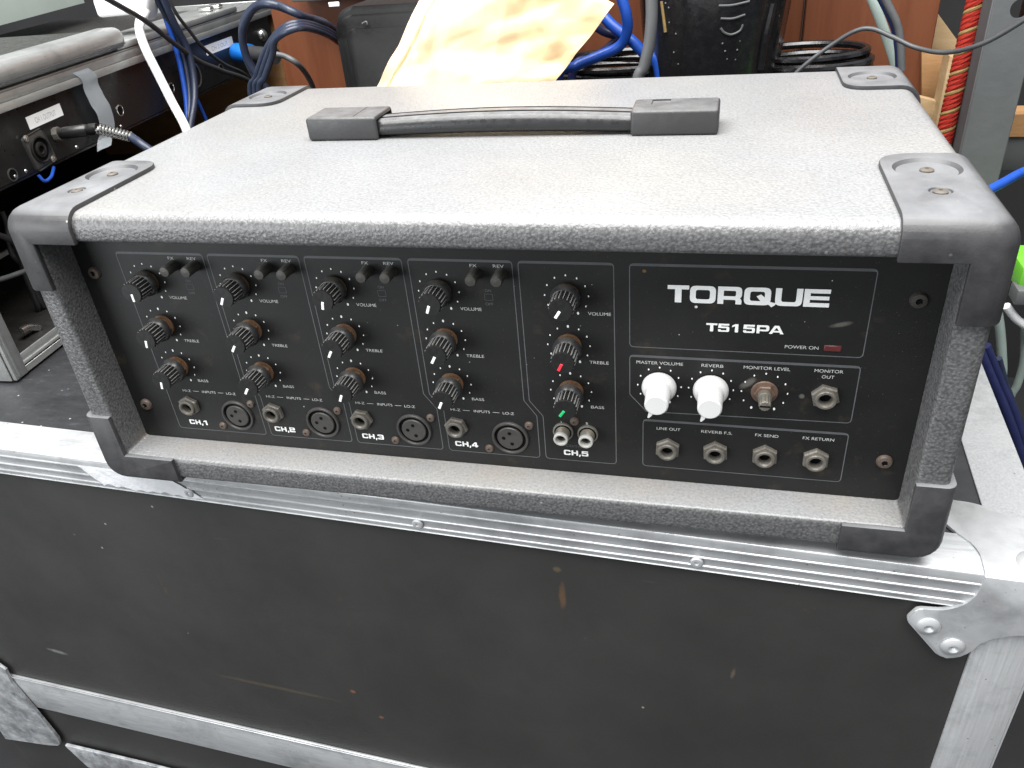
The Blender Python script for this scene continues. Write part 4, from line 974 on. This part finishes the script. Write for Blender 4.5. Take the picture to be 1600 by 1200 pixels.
for L_ in ([(1123, 9), (1145, 8), (1171, 2)], [(1126, 29), (1145, 29), (1164, 23)], [(1126, 44), (1132, 51), (1143, 54), (1156, 48), (1161, 38)]):
    pts = [tsurf(*q) for q in L_]
    if all(pts): bm = bmesh.new(); tube(bm, pts, .0011, 6); obj('raised_rib', bm, M['steel_d'], tb_)
for q in ((1129, 68), (1133, 80), (1136, 92), (1156, 64), (1152, 78), (1149, 93), (1045, 12), (1046, 35), (1056, 53), (1053, 82), (1060, 100), (1217, 25), (1215, 57), (1210, 88), (1040, 5), (1222, 5)):
    p = tsurf(*q, lift=.0004)
    if p:
        b = bmesh.new(); bmesh.ops.create_icosphere(b, subdivisions=1, radius=.0010); obj('stud', b, M['steel'], tb_, tuple(p))
bm = bmesh.new(); tube(bm, [tsurf(1208, 5, .004) or at(1208, 5, .47), tsurf(1196, 60, .004) or at(1196, 60, .47), tsurf(1188, 108, .004) or at(1188, 108, .47)], .0040, 8); obj('side_rib', bm, M['gloss'], tb_)
bm = bmesh.new(); tube(bm, [tsurf(1034, 2, .001) or at(1034, 2, .47), tsurf(1040, 50, .001) or at(1040, 50, .47)], .0016, 6); obj('yellow_wire', bm, M['ropey'], tb_)

# thin grey cable and pair of hanging cables on the right
cable('cable', 'thin grey cable arching over the far right corner cap to the grey post', 'grey_d', .0019, [at(1236, 122, .40), at(1262, 98, .40), at(1300, 70, .40), at(1335, 49, .395), at(1362, 45, .39), at(1395, 58, .38), at(1430, 74, .37), at(1475, 82, .35), at(1525, 72, .33), at(1570, 50, .32), at(1625, 15, .31)])
cable('cable', 'pale green-grey cable hanging down in front of the brown board', 'teal', .0042, [at(1358, -12, .45), at(1372, 22, .45), at(1386, 60, .45), at(1397, 95, .45), at(1402, 120, .45)])
cable('cable', 'pale blue-grey cable hanging down to the far right corner cap', 'grey_c', .0032, [at(1378, -12, .43), at(1390, 12, .43), at(1402, 38, .43), at(1407, 65, .43), at(1409, 110, .43)])
cable('cable', 'dark blue cable hanging close beside the pale blue-grey one', 'navy', .0026, [at(1370, -12, .435), at(1384, 15, .435), at(1397, 45, .435), at(1402, 75, .435), at(1404, 112, .435)])

# wooden crate on the right
cr = thing('wooden_crate', tuple(at(1470, 130, .60)), 'pale wooden crate between the brown board and the red rope', 'crate')
def slab(px, mat, y, thick, name='crate_board'):
    pts = [at(a, b, y) for a, b in px]; bm = prism([(p.x, p.z) for p in pts], lambda u, v, d: Vector((u, y + thick - d, v)), thick, .0008)
    return obj(name, bm, M[mat], cr)
slab([(1435, 4), (1466, 22), (1504, 74), (1506, 92), (1435, 90)], 'ply', .675, .02)
slab([(1484, 88), (1506, 92), (1470, 240), (1452, 240), (1466, 175)], 'ply', .580, .03)
slab([(1440, 78), (1484, 86), (1466, 176), (1440, 170)], 'timber', .625, .012)
slab([(1430, 150), (1470, 160), (1480, 210), (1430, 200)], 'ply', .600, .012)

# rope
rp = thing('red_rope', tuple(at(1480, 198, .42)), 'thick twisted red and yellow rope hanging beside the grey steel post', 'rope')
a, b = at(1534, -40, .440), at(1468, 245, .430); ax = b - a; axn = ax.normalized(); e1 = axn.cross(Vector((0, 1, 0))).normalized(); e2 = axn.cross(e1)
for k in range(4):
    hel = []; 
    for j in range(161):
        t = j / 160; an = 2 * PI * (t * 9 + k / 4); rad = .0042 if k < 3 else .0056
        hel.append(a + ax * t + (e1 * math.cos(an) + e2 * math.sin(an)) * rad)
    bm = bmesh.new(); tube(bm, hel, .0036 if k < 3 else .0022, 8, False); obj('rope_strand', bm, M['rope'] if k < 3 else M['ropey'], rp)

# slotted steel post
yp = .40
po = thing('steel_post', (at(1560, 100, yp).x, yp, -.566), 'upright grey steel post with round holes at the right edge', 'post')
xl, xr = at(1532, 100, yp).x, at(1606, 100, yp).x
post = box((xl, yp, -.5658), (xr, yp + .003, .42), .0008, 1)
holes = []
hc = at(1599, 13, yp)
for k in range(0, 6):
    c = bmesh.new(); lathe(c, [(.0075, -.02), (.0075, .02)], 24, '-y', (hc.x - .002, yp, hc.z - .22 * k)); holes.append((c, 'DIFFERENCE'))
mesh_obj('front_flange', boolean(post, holes[0:3]), M['steel'], po)
obj('side_flange', box((xl - .0005, yp + .0032, -.5658), (xl + .0025, yp + .045, .42), .0008, 1), M['steel_d'], po)
obj('side_flange', box((xr - .0025, yp + .0032, -.5658), (xr + .0005, yp + .045, .42), .0008, 1), M['steel_d'], po)
obj('foot_plate', box((xl - .01, yp - .01, -.5659), (xr + .01, yp + .055, -.562)), M['steel_d'], po)
# shelf beam and timber on the right
sh2 = thing('steel_shelf', tuple(at(1600, 240, .46)), 'grey steel shelf beam behind the post with a timber batten on it', 'shelf')
a, b = at(1555, 214, .47), at(1555, 268, .47); obj('shelf_beam', box((a.x - .02, .47, b.z), (a.x + .30, .50, a.z), .002, 2), M['steel_d'], sh2)
a2, b2 = at(1575, 178, .465), at(1575, 211, .465); tag(obj('timber_batten', box((a2.x - .01, .466, a.z + .0002), (a2.x + .28, .495, a2.z), .001, 1), M['timber']), 'orange-brown timber batten lying on the grey shelf beam', 'batten')
cable('cable', 'bright blue cable crossing behind the front right corner cap', 'blue', .0034, [at(1540, 300, .22), at(1570, 284, .24), at(1600, 268, .26), at(1660, 245, .3)])
# low right: things and cables beside the case
lowr = 'cables hanging down between the case and the post'
tag(obj('lime_box', box(tuple(Vector(at(1588, 456, .30))), tuple(Vector(at(1588, 456, .30)) + Vector((.10, .05, .022))), .003, 2), M['lime']), 'lime green plastic box at the right edge behind the amplifier', 'box')
p = at(1584, 478, .29); tag(obj('grey_bar', box((p.x, .29, p.z), (p.x + .2, .31, p.z + .014), .002, 2), M['steel']), 'grey metal bar below the lime green box', 'bar')
for L_, mt, r, y, lb in (
    ([(1556, 470), (1563, 520), (1566, 570), (1568, 620), (1600, 700)], 'teal', .0040, .30, 'pale green-grey cable nearest the cabinet, dropping behind the case'),
    ([(1572, 478), (1590, 500), (1620, 520)], 'label', .0035, .30, 'short whitish cable bending out of the picture at the right edge'),
    ([(1602, 500), (1600, 560), (1590, 600), (1578, 630), (1592, 700)], 'teal', .0034, .32, 'pale green-grey cable at the very right edge, curving inwards'),
    ([(1528, 545), (1548, 592), (1575, 655), (1602, 735), (1640, 860)], 'navy', .0046, .25, 'thick navy cable nearest the case edge, slanting down to the right'),
    ([(1540, 540), (1562, 595), (1587, 655), (1612, 735), (1650, 850)], 'navy', .0040, .262, 'navy cable just behind the nearest one, slanting down to the right'),
    ([(1560, 560), (1573, 605), (1592, 655), (1612, 715)], 'blueblack', .0030, .28, 'thin blue-black cable between the navy ones and the right edge')):
    cable('cable', lb, mt, r, [at(px, py, y + .003 * i) for i, (px, py) in enumerate(L_)], group=lowr)

# ================================================================== SETTING
tag(obj('floor', box((-4, -3, -.62), (5, 2.2, -.5661)), M['floor'], smooth=0), kind='structure')
tag(obj('dark_backdrop', box((-4, 1.15, -.566), (5, 1.20, 1.0)), M['floor'], smooth=0), kind='structure')  # dark backdrop added to keep the gaps behind things black
